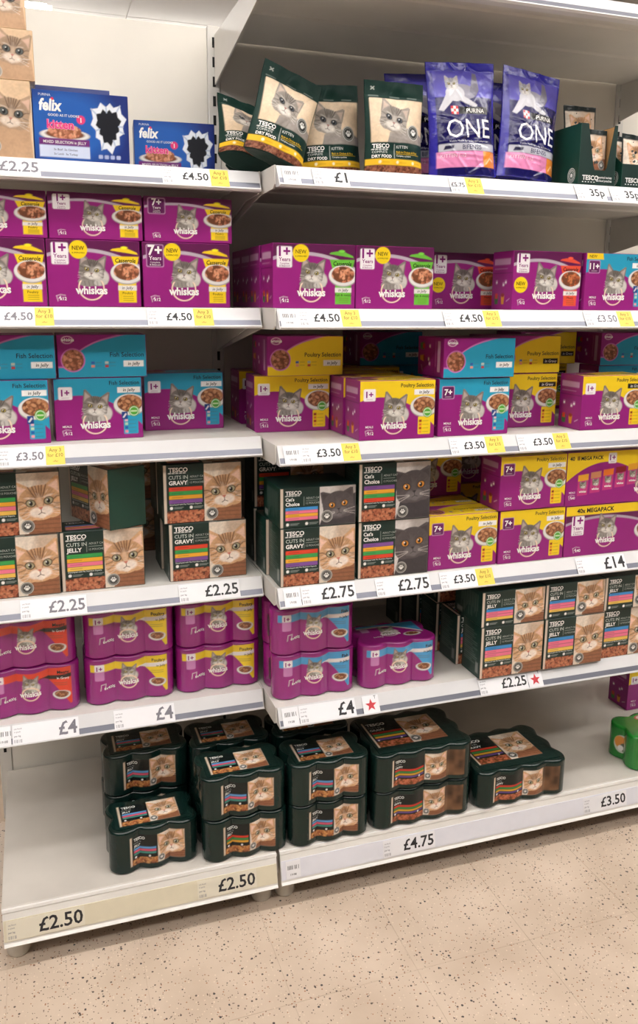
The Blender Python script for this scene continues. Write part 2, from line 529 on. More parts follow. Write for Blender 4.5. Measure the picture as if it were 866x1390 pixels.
def brand_swash(c, x, y, size, ringcol=(246, 220, 196)):
    m0 = c.m
    c.m = c.m * np.clip((y + 1.75 * size - c.V) / .3, 0, 1)
    c.ring(x, y + .75 * size, 1.55 * size, 1.5 * size, .17 * size, ringcol)
    c.m = m0
    c.text('whiskas', x, y, size * 1.36, WHITE, bold=.035, sx=.92)

def age_tag(c, x, y, w, h, age, years, dark):
    bg, fg = ((104, 24, 94), WHITE) if dark else ((246, 242, 246), (140, 28, 124))
    if dark:
        c.box(x - .18, y - .18, x + w + .18, y + h + .18, (196, 150, 190), .4)
    c.box(x, y, x + w, y + h, bg, .35)
    if years:
        c.text(age, x + w * .5, y + h * .54, h * .66, fg, bold=.03)
        c.text('Years', x + w * .5, y + h * .3, h * .26, fg, bold=.012)
        c.text('Complete', x + w * .5, y + h * .15, h * .12, fg)
        c.text('& Balanced', x + w * .5, y + h * .04, h * .12, fg)
    else:
        c.text(age, x + w * .5, y + h * .3, h * .72, fg, bold=.03)
        c.line([(x + w * .25, y + h * .14), (x + w * .75, y + h * .14)], .12, fg, .6)

def pouch_count(c, x, y, s, n='x12', meals=False):
    c.line([(x - 1.1 * s, y + .9 * s), (x - .8 * s, y - .3 * s)], .12 * s, WHITE, .8)
    c.line([(x - 1.1 * s, y + .9 * s), (x - .2 * s, y + 1.2 * s), (x + .9 * s, y + 1.0 * s)], .12 * s, WHITE, .7)
    c.poly([(x - .7 * s, y + .3 * s), (x - .2 * s, y + .9 * s), (x - .1 * s, y + .4 * s)], WHITE)
    c.text(n, x + .35 * s, y - .1 * s, 1.05 * s, WHITE, bold=.02)
    if meals:
        c.text('MEALS', x, y + 1.7 * s, .75 * s, WHITE, bold=.015)

FLAV = {'y': YELLOW, 'g': LIME, 'r': (232, 84, 60)}
def casserole_front(w, h, age, f, top=False):
    c = Canvas(w, h, PURPLE, seed=3)
    k = h / 14.4
    fc = FLAV[f]
    arc = lambda u: (12.6 - .022 * (u - 7.5) ** 2) * k
    c.sd(-(c.V - arc(c.U)), DPURPLE)
    c.sd(np.abs(c.V - arc(c.U) + .35 * k) - .42 * k, (188, 176, 190))
    c.below(lambda u: arc(u) - .7 * k, PURPLE)
    # pot
    px = 16.6
    c.poly([(13.4, 12.35 * k), (19.5, 11.55 * k), (19.2, 12.0 * k), (17.4, 12.75 * k), (15.4, 12.95 * k), (13.9, 12.7 * k)], fc)
    c.ell(16.5, 13.0 * k, .75, .3, tuple(min(255, v * 1.15) for v in fc))
    c.poly([(13.6, 11.1 * k), (19.7, 11.1 * k), (19.1, 8.6 * k), (14.4, 8.6 * k)], fc)
    c.box(15.0, .9 * k, 18.9, 9.2 * k, fc)
    c.text('Casserole', 16.7, 9.75 * k, 1.35 * k ** .5, (30, 30, 24), bold=.012, shear=.2, sx=.85)
    plate(c, 16.9, 7.5 * k, 3.5, 2.35 * k, 60, ((196, 128, 96), (222, 160, 124), (168, 100, 72)) if f != 'r' else ((176, 92, 56), (204, 124, 78), (140, 66, 40)))
    c.box(14.9, 3.6 * k, 19.0, 4.7 * k, (236, 232, 228))
    c.text('in Jelly', 17, 3.85 * k, .95 * k ** .5, (40, 36, 40), shear=.2)
    c.text({'y': 'Poultry', 'g': 'Fish & meaty', 'r': 'Meaty'}[f], 17, 2.75 * k, .8 * k ** .5, (60, 50, 30))
    for i in range(3):
        c.line([(16.0, (2.3 - i * .45) * k), (18.2, (2.3 - i * .45) * k)], .14, (110, 96, 40), .7)
    silver_cat(c, 9.3, 7.9 * k, 3.0 * k ** .75)
    brand_swash(c, 9.1, 2.75 * k, 1.75 * k ** .6)
    age_tag(c, .9, 9.1 * k, 3.6, 4.7 * k, age, True, age == '7+')
    if not top:
        if f == 'r':
            bx, by = 2.3, 6.0
        else:
            bx, by = 6.6, 12.2
        c.ell(bx, by, 1.95, 1.95, (248, 216, 30))
        c.text('NEW', bx, by - .1, 1.25, (96, 70, 20), bold=.01, sx=.9)
        c.text('& IMPROVED', bx, by - .85, .48, (96, 70, 20))
    pouch_count(c, 2.6, 1.4 * k, .95 * k ** .5)
    return c

def selection_front(w, h, age, col, name, sauce, gravy, new=False):
    c = Canvas(w, h, col, seed=5)
    arch = lambda u: 10.3 - .034 * (u - 5.4) ** 2 - .0002 * np.maximum(u - 9, 0) ** 3
    c.below(arch, PURPLE)
    if new:
        c.poly([(0, 12.7), (5.2, 12.7), (4.9, 14.4), (0, 14.4)], YELLOW)
        c.text('NEW', .8, 13.1, 1.0, (120, 100, 20), 'l', bold=.01)
    c.text(name, 19.3, 12.6, 1.35, (38, 32, 40), 'r', bold=.008, sx=.95)
    lb, lt = ((30, 28, 30), WHITE) if gravy else ((244, 244, 244), (40, 36, 40))
    c.box(14.2, 10.7, 19.5, 12.0, lb)
    c.text(sauce, 16.9, 11.0, 1.05, lt, bold=.01, shear=.15)
    plate(c, 17.0, 7.9, 3.7, 2.5, 60)
    c.box(15.4, .9, 18.8, 5.3, col, .3)
    for i, q in enumerate(((232, 150, 60), (190, 60, 40), (220, 120, 50), (150, 40, 36)) if col == YELLOW else ((235, 150, 160), (40, 90, 170), (190, 220, 190), (230, 190, 200))):
        c.box(15.7, 1.2 + i * .9, 16.4, 1.8 + i * .9, q)
        c.line([(16.7, 1.5 + i * .9), (18.2, 1.5 + i * .9)], .14, (100, 90, 60), .5)
    if col == BLUE:
        c.box(15.0, 4.4, 16.4, 6.2, (30, 70, 140))
        c.poly([(15.2, 4.9), (15.9, 5.9), (16.2, 5.6), (15.5, 4.7)], WHITE, .8)
    c.ell(17.9, 6.3, 1.25, 1.25, (86, 176, 60)); c.ring(17.9, 6.3, 1.0, 1.0, .14, WHITE)
    c.line([(17.3, 6.3), (18.5, 6.3)], .3, (220, 238, 200))
    silver_cat(c, 9.0, 7.6, 3.1)
    brand_swash(c, 8.9, 2.6, 1.75)
    age_tag(c, .9, 9.4, 3.1, 2.9, age, False, age != '1+')
    pouch_count(c, 2.5, 1.3, .95, meals=True)
    return c

def selection_top(w, h, col, name, sauce, gravy):
    c = Canvas(w, h, PURPLE, seed=8)
    cv = lambda u: 2.2 + 8.0 * (1 - np.exp(-np.maximum(u - 1.2, 0) / 6.0)) + .2 * np.maximum(u - 12, 0) * .3
    c.below(lambda u: cv(u) + .35, (206, 120, 190))
    c.below(cv, col)
    c.ell(3.3, 3.9, 2.7, 2.7, (206, 120, 190))
    c.kibble(c.d_ell(3.3, 3.9, 2.4, 2.4), .6, 1.2, 6, 6.6, .5, (120, 72, 48), ((176, 112, 84), (200, 140, 110), (146, 88, 62)), 50)
    c.ring(2.2, 8.5, 1.2, .8, .18, (236, 200, 220))
    c.text('whiskas', 2.3, 8.2, 1.0, WHITE, bold=.03, sx=.9)
    c.text(name, 19.3, 4.6, 1.5, (38, 32, 40), 'r', bold=.008, sx=.95)
    lb, lt = ((30, 28, 30), WHITE) if gravy else ((244, 244, 244), (40, 36, 40))
    c.box(14.6, 2.3, 19.2, 3.7, lb)
    c.text(sauce, 17.0, 2.65, 1.05, lt, bold=.01, shear=.15)
    for i, q in enumerate(((235, 150, 130), (190, 60, 60), (60, 100, 180), (190, 200, 190))):
        x = 7.3 + (i % 2) * 3.1; y = 2.2 + (i // 2) * .8
        c.box(x, y, x + .8, y + .55, q); c.line([(x + 1.1, y + .3), (x + 2.3, y + .3)], .12, (100, 90, 70), .5)
    return c

def purple_side(w, h):
    c = Canvas(w, h, PURPLE, cell=.22, seed=9)
    c.box(.8, h - 3.2, w - 1.2, h - 1.7, (206, 160, 196), .15)
    c.line([(1, h - 4.2), (w - 2.5, h - 4.2)], .16, (206, 160, 196), .8)
    c.line([(.2, h - 5.2), (w - .2, h - 5.2)], .14, (100, 16, 86))
    for x, y, q in ((2.2, 6.8, WHITE), (5.5, 6.2, WHITE), (6.6, 6.8, WHITE)):
        c.box(x - .5, y - .6, x + .5, y + .5, (190, 130, 180), .2); c.box(x - .35, y - .4, x + .35, y + .1, q, .1)
    c.poly([(1.6, 1.2), (3.0, 1.2), (3.3, 3.4), (1.3, 3.4)], (60, 120, 60)); c.box(1.7, 2.6, 2.9, 3.9, (220, 60, 40))
    c.poly([(4.8, 1.2), (5.9, 1.2), (6.2, 3.4), (4.5, 3.4)], (220, 150, 40)); c.ell(5.3, 3.5, .8, .5, (150, 40, 40))
    c.line([(7.2, 2), (8.6, 2.6)], .2, (220, 190, 214))
    return c

def tabby_photo(c, x0, y0, x1, y1, grey=False, small=False, dark_right=False, s=None, cx=None, cy=None):
    c.clip(c.d_box(x0, y0, x1, y1))
    w, h = x1 - x0, y1 - y0
    c.box(x0, y0, x1, y1, (214, 208, 206) if grey else (228, 214, 198))
    c.ell(x0 + .95 * w, y0 + .75 * h, .5 * w, .8 * h, (150, 140, 134) if grey else (190, 160, 134), k=.7, soft=14)
    p = GREYCAT if grey else TABBY
    s = s or .5 * w
    cx = cx if cx is not None else x0 + .52 * w
    cy = cy if cy is not None else y0 + .52 * h
    if grey:
        c.poly([(x0, y0), (x0 + .12 * w, y0 + .3 * h), (x0 + .3 * w, cy), (x1, cy + .3 * h), (x1, y0)], p['body'])
    else:
        c.poly([(x0 + .22 * w, y0), (x0 + .3 * w, cy - .6 * s), (x1, cy - .5 * s), (x1, y0)], p['body'])
        for i in range(5):
            c.line([(x0 + .3 * w, y0 + (.03 + i * .06) * h), (x1, y0 + (.0 + i * .075) * h)], .28, p['dark'], .45)
    cat_face(c, cx, cy, s, p, tilt=.12, eye=1.0, stripes=not grey, earh=1.0 if not grey else .6, detail=110 if not grey else 40)
    c.fur(.2 if not grey else .14, .3, 3)
    c.unclip()

def own_label_text(c, x, top, s, l2, l3, two_line=False):
    c.text('TESCO', x, top - 1.2 * s, 1.5 * s, WHITE, 'l', bold=.03)
    for i in range(5):
        c.line([(x + i * .88 * s, top - 1.5 * s), (x + (i * .88 + .5) * s, top - 1.5 * s)], .22 * s, WHITE)
    c.text(l2, x, top - 2.95 * s, 1.25 * s, (206, 214, 208) if not two_line else WHITE, 'l', bold=.006 if not two_line else .03)
    c.text(l3, x, top - 4.35 * s, 1.4 * s, WHITE, 'l', bold=.035)

def tesco_front(w, h, l2, l3, stripes, grey=False, count='12 POUCHES', lying=False):
    c = Canvas(w, h, GREEN, seed=11)
    mid = w * .515
    c.box(0, 0, .75, h, (216, 200, 184))
    c.box(.75, 0, mid, h, GREEN)
    sc = 1.0 if not lying else .86
    own_label_text(c, 1.3, h - .55, sc, l2, l3, two_line=(l3 == 'Choice'))
    c.line([(5.9, h - 2.6 * sc), (5.9, h - 5.0 * sc)], .12, (150, 162, 156))
    c.text('ADULT CAT', 6.4, h - 3.25 * sc, .68, (190, 198, 192), 'l')
    c.line([(6.4, h - 3.75 * sc), (9.4, h - 3.75 * sc)], .1, (150, 162, 156))
    c.text(count, 6.4, h - 4.7 * sc, .66, (190, 198, 192), 'l')
    y = h - 5.5 * sc
    sh = .95 * (1.0 if not lying else .78)
    for q in stripes:
        c.box(1.3, y - sh, 9.4, y, q)
        c.line([(2.0, y - sh * .5), (4.6, y - sh * .5)], .16, tuple(v * .55 for v in q), .6)
        y -= sh * 1.08
    kb = 3.0 if not lying else 0.0
    if not lying:
        c.text('Developed with Pet Nutrition Experts', 1.4, kb + 1.45, .5, (220, 226, 222), 'l', bold=.012)
    for i, x in enumerate((1.8, 6.6)):
        c.ell(x, kb + .75, .38, .38, WHITE)
        c.line([(x + .7, kb + .9), (x + 2.9, kb + .9)], .12, (150, 160, 156)); c.line([(x + .7, kb + .6), (x + 2.5, kb + .6)], .12, (150, 160, 156))
    if kb:
        c.kibble(c.d_box(.75, 0, mid, kb), .7, 0, mid, kb, .42, (96, 48, 32), ((176, 104, 74), (150, 80, 56), (196, 130, 96)), 150)
    tabby_photo(c, mid, 0, w, h, grey, cy=h * (.5 if not grey else .56) if not lying else h * .5, s=(w - mid) * (.52 if not lying else .43))
    paw_seal(c, mid + 1.9, 1.9 if not lying else 2.2, 1.5)
    return c

def tesco_side(w, h):
    c = Canvas(w, h, (20, 56, 47), cell=.25, seed=12)
    for i in range(16):
        c.line([(1.2, h - 2 - i * .6), (1.2 + c.rng.uniform(4, 7), h - 2 - i * .6)], .16, (150, 164, 158), .5)
    c.box(w - 2.2, 1.2, w - .8, 4.2, (200, 202, 198), k=.4)
    return c

def plain_green(w, h):
    c = Canvas(w, h, (22, 64, 53), cell=.5)
    c.line([(0, h * .5), (w, h * .5)], .1, (14, 44, 37))
    return c

def tesco_top(w, h):
    c = Canvas(w, h, GREEN, seed=13)
    c.text('TESCO', 1.3, h - 2.2, 1.5, WHITE, 'l', bold=.03)
    for i in range(4):
        c.box(1.3, 4.8 - i * 1.0, 9.2, 5.6 - i * 1.0, ((70, 150, 210), (232, 120, 150), (236, 180, 70), (232, 120, 150))[i])
    tabby_photo(c, w * .515, 0, w, h, s=3.6, cy=h * .5)
    return c

def felix_front(w, h):
    c = Canvas(w, h, (24, 44, 118), seed=14)
    c.ell(w * .35, h * .5, w * .5, h * .55, (34, 96, 182), k=.9, soft=30)
    c.text('PURINA', 1.2, h - 1.1, .7, (220, 224, 236), 'l')
    c.text('felix', 1.2, h - 3.9, 3.2, WHITE, 'l', bold=.035, shear=.15, sx=.82)
    c.ell(3.9, h - 1.6, .3, .3, (230, 40, 60))
    c.text('GOOD AS IT LOOKS', 2.9, h - 5.0, .7, WHITE, 'l', bold=.01)
    c.text('kitten', 2.6, h - 7.4, 2.4, (246, 150, 190), 'l', bold=.05)
    c.text('kitten', 2.62, h - 7.38, 2.4, (226, 60, 130), 'l', bold=.012, lift=1)
    c.ell(9.6, h - 5.4, .9, .9, (226, 60, 120)); c.text('1', 9.6, h - 5.9, 1.3, WHITE, bold=.03)
    plate(c, 6.2, 5.2, 5.0, 1.15, 10)
    c.kibble(c.d_ell(6.2, 5.9, 3.4, 1.5), 2.6, 4.4, 9.8, 7.6, .45, (150, 90, 60), ((206, 140, 110), (222, 164, 130), (176, 110, 84)), 60)
    c.box(.9, 3.0, 11.2, 4.4, (112, 40, 120))
    c.text('MIXED SELECTION in JELLY', 6.1, 3.4, .82, WHITE, bold=.01, sx=.9)
    c.box(.9, .6, 11.2, 3.0, (206, 216, 240))
    c.text('3x Beef  3x Chicken', 6.2, 2.0, .6, (60, 60, 90)); c.text('3x Lamb  3x Turkey', 6.2, 1.1, .6, (60, 60, 90))
    # torn paper burst
    jag = []
    for i in range(22):
        a = i / 22 * 2 * math.pi
        r = (4.3 if i % 2 else 3.5) * (1 + .12 * math.sin(3 * a))
        jag.append((15.3 + r * math.cos(a) * .86, 7.6 + r * math.sin(a) * 1.22))
    c.poly(jag, (226, 232, 242))
    jag2 = [(15.3 + (x - 15.3) * .72, 7.6 + (y - 7.6) * .72) for x, y in jag]
    c.poly(jag2, (18, 20, 30))
    for i in range(0, 22, 3):
        c.line([jag[i], jag2[i]], .3, (176, 190, 214))
    for i in range(4):
        c.box(13.0 + i * 1.25, .8, 13.9 + i * 1.25, 1.6, (170, 180, 214), .2)
    return c

def kitten_front(w, h):
    c = Canvas(w, h, (222, 192, 158), seed=15)
    c.ell(w * .2, h * .3, w * .7, h * .8, (234, 206, 172), k=.8, soft=20)
    c.poly([(w * .55, 0), (w * .66, h * .4), (w * .98, h * .42), (w, 0)], KITTEN['body'])
    cat_face(c, w * .8, h * .57, min(3.6, h * .33), KITTEN, tilt=-.15, eye=1.15, earh=1.0, detail=60)
    c.fur(.12, .35, 4)
    paw_seal(c, w * .62, h * .14, 1.3, (150, 140, 130))
    c.box(0, 0, w * .38, h, GREEN)
    own_label_text(c, 1.0, h - 1.0, .95, 'CUTS IN', 'JELLY')
    return c

def mega_front(w, h):
    c = Canvas(w, h, PURPLE, seed=16)
    c.box(0, h - 2.6, w, h, YELLOW)
    c.text('40x MEGAPACK', 9.4, h - 1.9, 1.7, (36, 32, 36), bold=.03)
    c.sd(c.d_box(0, 0, w, h - 2.6), DPURPLE)
    arc = lambda u: (h - 3.0) - .012 * (u - 12) ** 2
    c.below(lambda u: arc(u), (176, 164, 178)); c.below(lambda u: arc(u) - .7, PURPLE)
    age_tag(c, 2.0, 5.8, 3.9, 5.4, '1+', True, False)
    silver_cat(c, 13.2, 7.8, 2.9)
    brand_swash(c, 13.1, 3.2, 1.65)
    pouch_count(c, 4.0, 1.2, 1.1, 'x40')
    plate(c, w - 5, 6, 4, 2.6)
    return c

def mega_front_b(w, h):
    c = Canvas(w, h, YELLOW, seed=17)
    arch = lambda u: 11.6 - .032 * (u - 12.5) ** 2
    c.below(arch, PURPLE)
    c.text('40', .7, h - 2.1, 1.5, (36, 32, 36), 'l', bold=.03); c.box(3.0, h - 2.1, 3.9, h - 1.0, (150, 110, 30), .2); c.text('MEGA PACK', 4.2, h - 2.1, 1.4, (36, 32, 36), 'l', bold=.03, sx=.92)
    age_tag(c, 13.0, h - 3.4, 2.6, 2.9, '1+', False, False)
    for i, q in enumerate(((236, 170, 50), (206, 140, 100), (232, 120, 40), (140, 30, 40), (236, 170, 50))):
        x = 3.6 + i * 4.0; y = 2.6 + i * .55
        c.poly([(x, y), (x + 3.2, y + .2), (x + 3.4, y + 6), (x + .1, y + 5.7)], (196, 60, 130))
        c.poly([(x + .07, y + 4), (x + 3.35, y + 4.3), (x + 3.4, y + 6), (x + .1, y + 5.7)], q)
        cat_face(c, x + 1.7, y + 2.9, 1.0, SILVER, half=True)
        c.text('whiskas', x + 1.7, y + .9, .85, WHITE, bold=.03, sx=.85)
    pouch_count(c, 2.0, 1.9, .9, 'x40', True)
    silver_cat(c, w - 6.4, 7.5, 3.0); brand_swash(c, w - 6.4, 2.8, 1.7)
    return c

def can_front(w, h, col, name, sauce, dark=False):
    c = Canvas(w, h, PURPLE, cell=.17, seed=18)
    c.m = np.clip((c.U - 1.8) / .2, 0, 1) * np.clip((w - 1.4 - c.U) / .2, 0, 1)
    e = lambda u: 8.2 + 1.6 * np.clip((u - 14) / 8, 0, 1) - 8.5 * np.clip((u - 14.5) / 7, 0, 1) ** 1.6
    top = lambda u: 10.3 + .9 * np.clip((u - 13) / 8, 0, 1)
    m0 = c.m
    c.m = m0 * np.clip((top(c.U) - c.V) / .2, 0, 1) * np.clip((c.V - e(c.U)) / .2, 0, 1)
    c.put(np.ones(c.U.shape), col)
    c.put(np.clip(.5 - (np.abs(c.V - (8.1 + .1 * (c.U - 15))) - .5) / .17, 0, 1) * (c.U > 14), (236, 232, 232) if not dark else (40, 24, 24))
    c.unclip()
    c.box(3.0, 6.0, 5.3, 10.2, (206, 140, 196), .3, k=.8); c.box(3.0, 8.4, 5.3, 10.2, (240, 236, 240), .3)
    c.text('1+', 4.15, 8.6, 1.6, (140, 28, 124), bold=.03)
    c.text(name, w - 2.0, 9.3, 1.15, (40, 34, 30), 'r', bold=.02)
    c.text(sauce, w - 2.0, 7.9, .85, (40, 34, 30) if not dark else WHITE, 'r', bold=.01)
    for i in range(2):
        c.line([(w - 5.6, 6.9 - i * .5), (w - 2.6, 6.9 - i * .5)], .16, (90, 80, 60), .6)
    silver_cat(c, w * .5, 7.4, 1.9)
    c.ring(w * .5 + .1, 4.9, 2.0, 1.6, .28, (244, 214, 190))
    c.text('whiskas', w * .5, 4.3, 1.75, WHITE, bold=.03, sx=.92, rot=.05)
    plate(c, w - 4.0, 3.9, 2.1, 1.1, 24)
    c.text('6x400g', 6.6, 3.6, 1.0, WHITE, bold=.01, rot=.08)
    c.line([(4.3, 3.4), (4.5, 4.9), (5.6, 5.0), (5.4, 3.6)], .14, WHITE, .8)
    return c

def can_top(w, h, col):
    c = Canvas(w, h, PURPLE, cell=.22, seed=19)
    c.m = np.clip((c.U - .6) / .4, 0, 1) * np.clip((w - .6 - c.U) / .4, 0, 1)
    e = lambda u: 9.6 - 6.0 * np.clip((u - 9) / 9, 0, 1) ** 1.4
    c.sd(-(c.V - e(c.U)), col)
    c.sd(np.abs(c.V - e(c.U) - .2) - .35, (236, 232, 232))
    c.unclip()
    silver_cat(c, w * .46, 7.0, 2.2)
    c.ring(w * .46, 4.8, 2.3, 1.6, .3, (220, 200, 200)); c.text('whiskas', w * .46, 3.8, 1.9, WHITE, bold=.03, sx=.95)
    plate(c, w - 4.2, 3.2, 2.4, 1.2, 20)
    c.box(1.4, 7.0, 3.6, 9.5, (206, 150, 196), .3)
    c.text('6x400g', 4.6, 3.0, .95, WHITE)
    return c

def label_film(w, h, stripes, lx0, lx1, l3, base=(16, 40, 36), ly0=1.2, ly1=None, cell=.17, wide=False):
    """Dark film with a printed label of stripes, kibble and a tabby photo."""
    c = Canvas(w, h, base, cell=cell, seed=20)
    ly1 = ly1 or h - 1.4
    lw, lh = lx1 - lx0, ly1 - ly0
    mid = lx0 + lw * .5
    if wide:
        mid = lx0 + lw * .46
    c.box(lx0, ly0, mid, ly1, (14, 24, 24))
    c.box(lx0, ly0, lx0 + .5, ly1, (214, 196, 174))
    sc = lh / 9.4
    c.text('TESCO', lx0 + 1.0, ly1 - 1.5 * sc, 1.25 * sc, (226, 228, 224), 'l', bold=.03)
    c.text('CUTS IN', lx0 + 1.0, ly1 - 2.5 * sc, .7 * sc, (170, 176, 172), 'l')
    c.text(l3, lx0 + 1.0, ly1 - 3.5 * sc, .95 * sc, (226, 228, 224), 'l', bold=.03)
    y = ly1 - 3.9 * sc
    for q in stripes:
        c.box(lx0 + 1.0, y - .62 * sc, mid - .4, y, q); y -= .8 * sc
    for x in (lx0 + 1.5, mid - 2.0):
        c.ell(x, ly0 + 2.5 * sc, .26, .26, WHITE)
    c.kibble(c.d_box(lx0 + .5, ly0, mid, ly0 + 2.0 * sc), lx0, ly0, mid, ly0 + 2 * sc, .4, (110, 64, 36), ((196, 140, 84), (170, 108, 62), (150, 86, 56)) if l3 == 'JELLY' else ((176, 96, 64), (150, 76, 52), (190, 112, 80)), 70)
    x1 = lx1 if not wide else lx0 + lw * .76
    tabby_photo(c, mid, ly0, x1, ly1, s=(x1 - mid) * .46)
    if wide:
        c.clip(c.d_box(x1 - .2, ly0, lx1, ly1))
        c.box(x1 - .2, ly0, lx1, ly1, (110, 78, 54)); c.fur(.7, 1.2, 5)
        c.unclip()
    paw_seal(c, mid + .9 * sc + .2, ly0 + 1.4 * sc, 1.05 * sc)
    return c

def green_can_front(w, h):
    c = Canvas(w, h, (20, 128, 40), cell=.2, seed=22)
    c.ell(w * .5, 5.5, 4.5, 3.2, (222, 140, 60)); c.ell(w * .5, 6.2, 3.2, 2.2, (232, 210, 190)); c.text('Rich', w * .5, 9.0, 1.6, WHITE, bold=.02)
    return c
def green_can_top(w, h):
    c = Canvas(w, h, (20, 128, 40), cell=.2, seed=23)
    c.poly([(4, 3), (9, 7), (15, 6), (19, 3), (12, 2)], (222, 130, 50)); c.ell(12, 4.5, 4, 1.8, (236, 220, 200)); c.ell(9, 9.5, 2.6, 1.5, WHITE); c.ring(9, 9.5, 2.4, 1.3, .3, (210, 30, 40))
    return c
def green_can_end(w, h):
    c = Canvas(w, h, (20, 128, 40), cell=.2, seed=24)
    c.ell(w * .45, h * .5, 2.6, 2.9, (206, 214, 200)); c.ell(w * .4, h * .56, 1.9, 2.0, (226, 150, 60)); c.ell(w * .52, h * .4, 1.4, 1.4, (90, 100, 80)); c.ell(w * .42, h * .36, .9, .9, (240, 240, 236))
    return c

def dry_bag_front(w, h):
    c = Canvas(w, h, (24, 52, 46), cell=.16, seed=25)
    c.box(1.0, 6.6, w - .15, 16.7, (222, 198, 168), .2)
    c.clip(c.d_box(1.0, 6.6, w - .15, 16.7, .2))
    c.poly([(w * .3, 6), (w * .36, 9), (w * .6, 10.4), (w, 8.6), (w, 6)], (150, 142, 136))
    c.ell(w * .3, 14, w * .5, 4, (234, 214, 188), k=.7, soft=20)
    cat_face(c, w * .45, 11.9, 3.5, SILVKIT, tilt=-.28, eye=1.05, earh=.95, detail=60)
    c.fur(.12, .3, 6)
    c.unclip()
    c.box(0, 2.9, w, 6.7, (24, 52, 46))
    c.text('TESCO', 1.2, 5.4, 1.3, WHITE, 'l', bold=.03)
    for i in range(5):
        c.line([(1.2 + i * .78, 5.1), (1.6 + i * .78, 5.1)], .2, WHITE)
    c.text('COMPLETE', 1.2, 4.25, .72, (220, 224, 220), 'l'); c.text('DRY FOOD', 1.2, 3.25, .92, WHITE, 'l', bold=.03)
    c.line([(6.6, 3.2), (6.6, 6.2)], .12, (200, 206, 200))
    c.text('KITTEN', 7.1, 5.4, .9, (226, 230, 226), 'l'); c.text('Rich in Chicken & Rice', 7.1, 4.4, .62, (226, 186, 40), 'l', bold=.01)
    c.line([(7.1, 4.2), (13.6, 4.2)], .1, (226, 186, 40)); c.text('Complete nutrition', 7.1, 3.6, .5, WHITE, 'l')
    c.box(0, 1.6, w, 3.0, (238, 188, 44))
    for x in (3.0, 7.4, 11.6):
        c.ell(x, 2.3, .35, .35, (248, 236, 196)); c.line([(x + .6, 2.3), (x + 2.4, 2.3)], .14, (170, 130, 30), .6)
    c.kibble(c.d_box(0, 0, w, 1.6), 0, 0, w, 1.6, .3, (84, 46, 34), ((134, 82, 62), (110, 62, 46), (150, 100, 78)), 170)
    paw_seal(c, w * .79, 9.2, 1.75, (40, 44, 42))
    c.line([(1.6, 18.6), (2.4, 19.2)], .18, (200, 206, 200)); c.line([(1.6, 19.2), (2.4, 18.6)], .18, (200, 206, 200))
    for x in (1.0, 6.5, 11):
        c.line([(x, 17.2), (x + 2.4, 17.2)], .2, (150, 164, 158), .7)
    return c

def one_bag_front(w, h):
    c = Canvas(w, h, (50, 44, 164), cell=.17, seed=26)
    c.box(1.4, 0, w - .6, 17.6, (24, 20, 88), .4)
    c.box(1.4, 17.4, w - .6, 23.4, (92, 86, 190), .4)
    # pale kitten sprawled over the dark panel
    g = (206, 206, 214)
    c.ell(8.6, 18.6, 3.2, 1.7, (150, 148, 164), -.1)
    c.poly([(10.2, 18.6), (11.4, 23), (12.3, 22.8), (12.6, 19), (11.6, 17.4)], (120, 118, 136))
    c.ell(6.4, 18.2, 2.4, 1.8, g); c.poly([(4.6, 19), (2.0, 14.6), (3.0, 14.2), (6.4, 17.4)], g); c.poly([(8, 18), (11.8, 15.6), (11.2, 14.9), (6.6, 17)], g)
    cat_face(c, 5.8, 20.4, 1.55, dict(SILVER, fur=(188, 188, 198), body=g, dark=(96, 94, 112)), half=True)
    c.box(7.0, 13.6, 14.6, 15.2, (14, 14, 20)); c.text('PURINA', 11.2, 13.85, 1.35, WHITE, bold=.01)
    c.box(4.8, 13.5, 6.7, 15.3, (222, 52, 58))
    for i in range(3):
        for j in range(3):
            if (i + j) % 2: c.box(4.8 + i * .63, 13.5 + j * .6, 5.43 + i * .63, 14.1 + j * .6, WHITE)
    c.text('ONE', 9.2, 8.3, 6.0, (244, 244, 250), sx=.95)
    c.text('Visible Health for today and tomorrow', 9.0, 7.3, .72, (220, 220, 236), sx=.9)
    c.box(1.6, 5.4, w - .8, 7.0, (196, 198, 210), .2); c.text('BIFENSIS', 9.6, 5.7, 1.4, (60, 58, 96), bold=.01)
    c.poly([(2.6, 5.7), (4.8, 5.9), (5.0, 6.6), (3.0, 6.6)], (40, 38, 70))
    c.box(1.2, 1.8, w - 4.6, 5.3, (232, 142, 190)); c.box(w - 4.6, 1.8, w - .8, 5.3, (236, 146, 60))
    c.text('KITTEN 1-12', 2.0, 4.0, 1.1, (246, 214, 230), 'l', bold=.01)
    c.line([(w - 3.8, 2.6), (w - 2.6, 3.8), (w - 1.6, 3.2)], .3, (250, 210, 160))
    return c

def pouch_front(w, h):
    c = Canvas(w, h, (24, 34, 34), cell=.2, seed=27)
    tabby_photo(c, 0.3, 3.6, w - .3, h - 1.2, s=3.0)
    c.text('TESCO', .7, 2.2, 1.3, WHITE, 'l', bold=.03); c.text('CUTS IN', .7, 1.3, .7, WHITE, 'l'); c.text('GRAVY', .7, .3, 1.0, WHITE, 'l', bold=.03)
    paw_seal(c, w - 1.9, 4.9, 1.1)
    return c

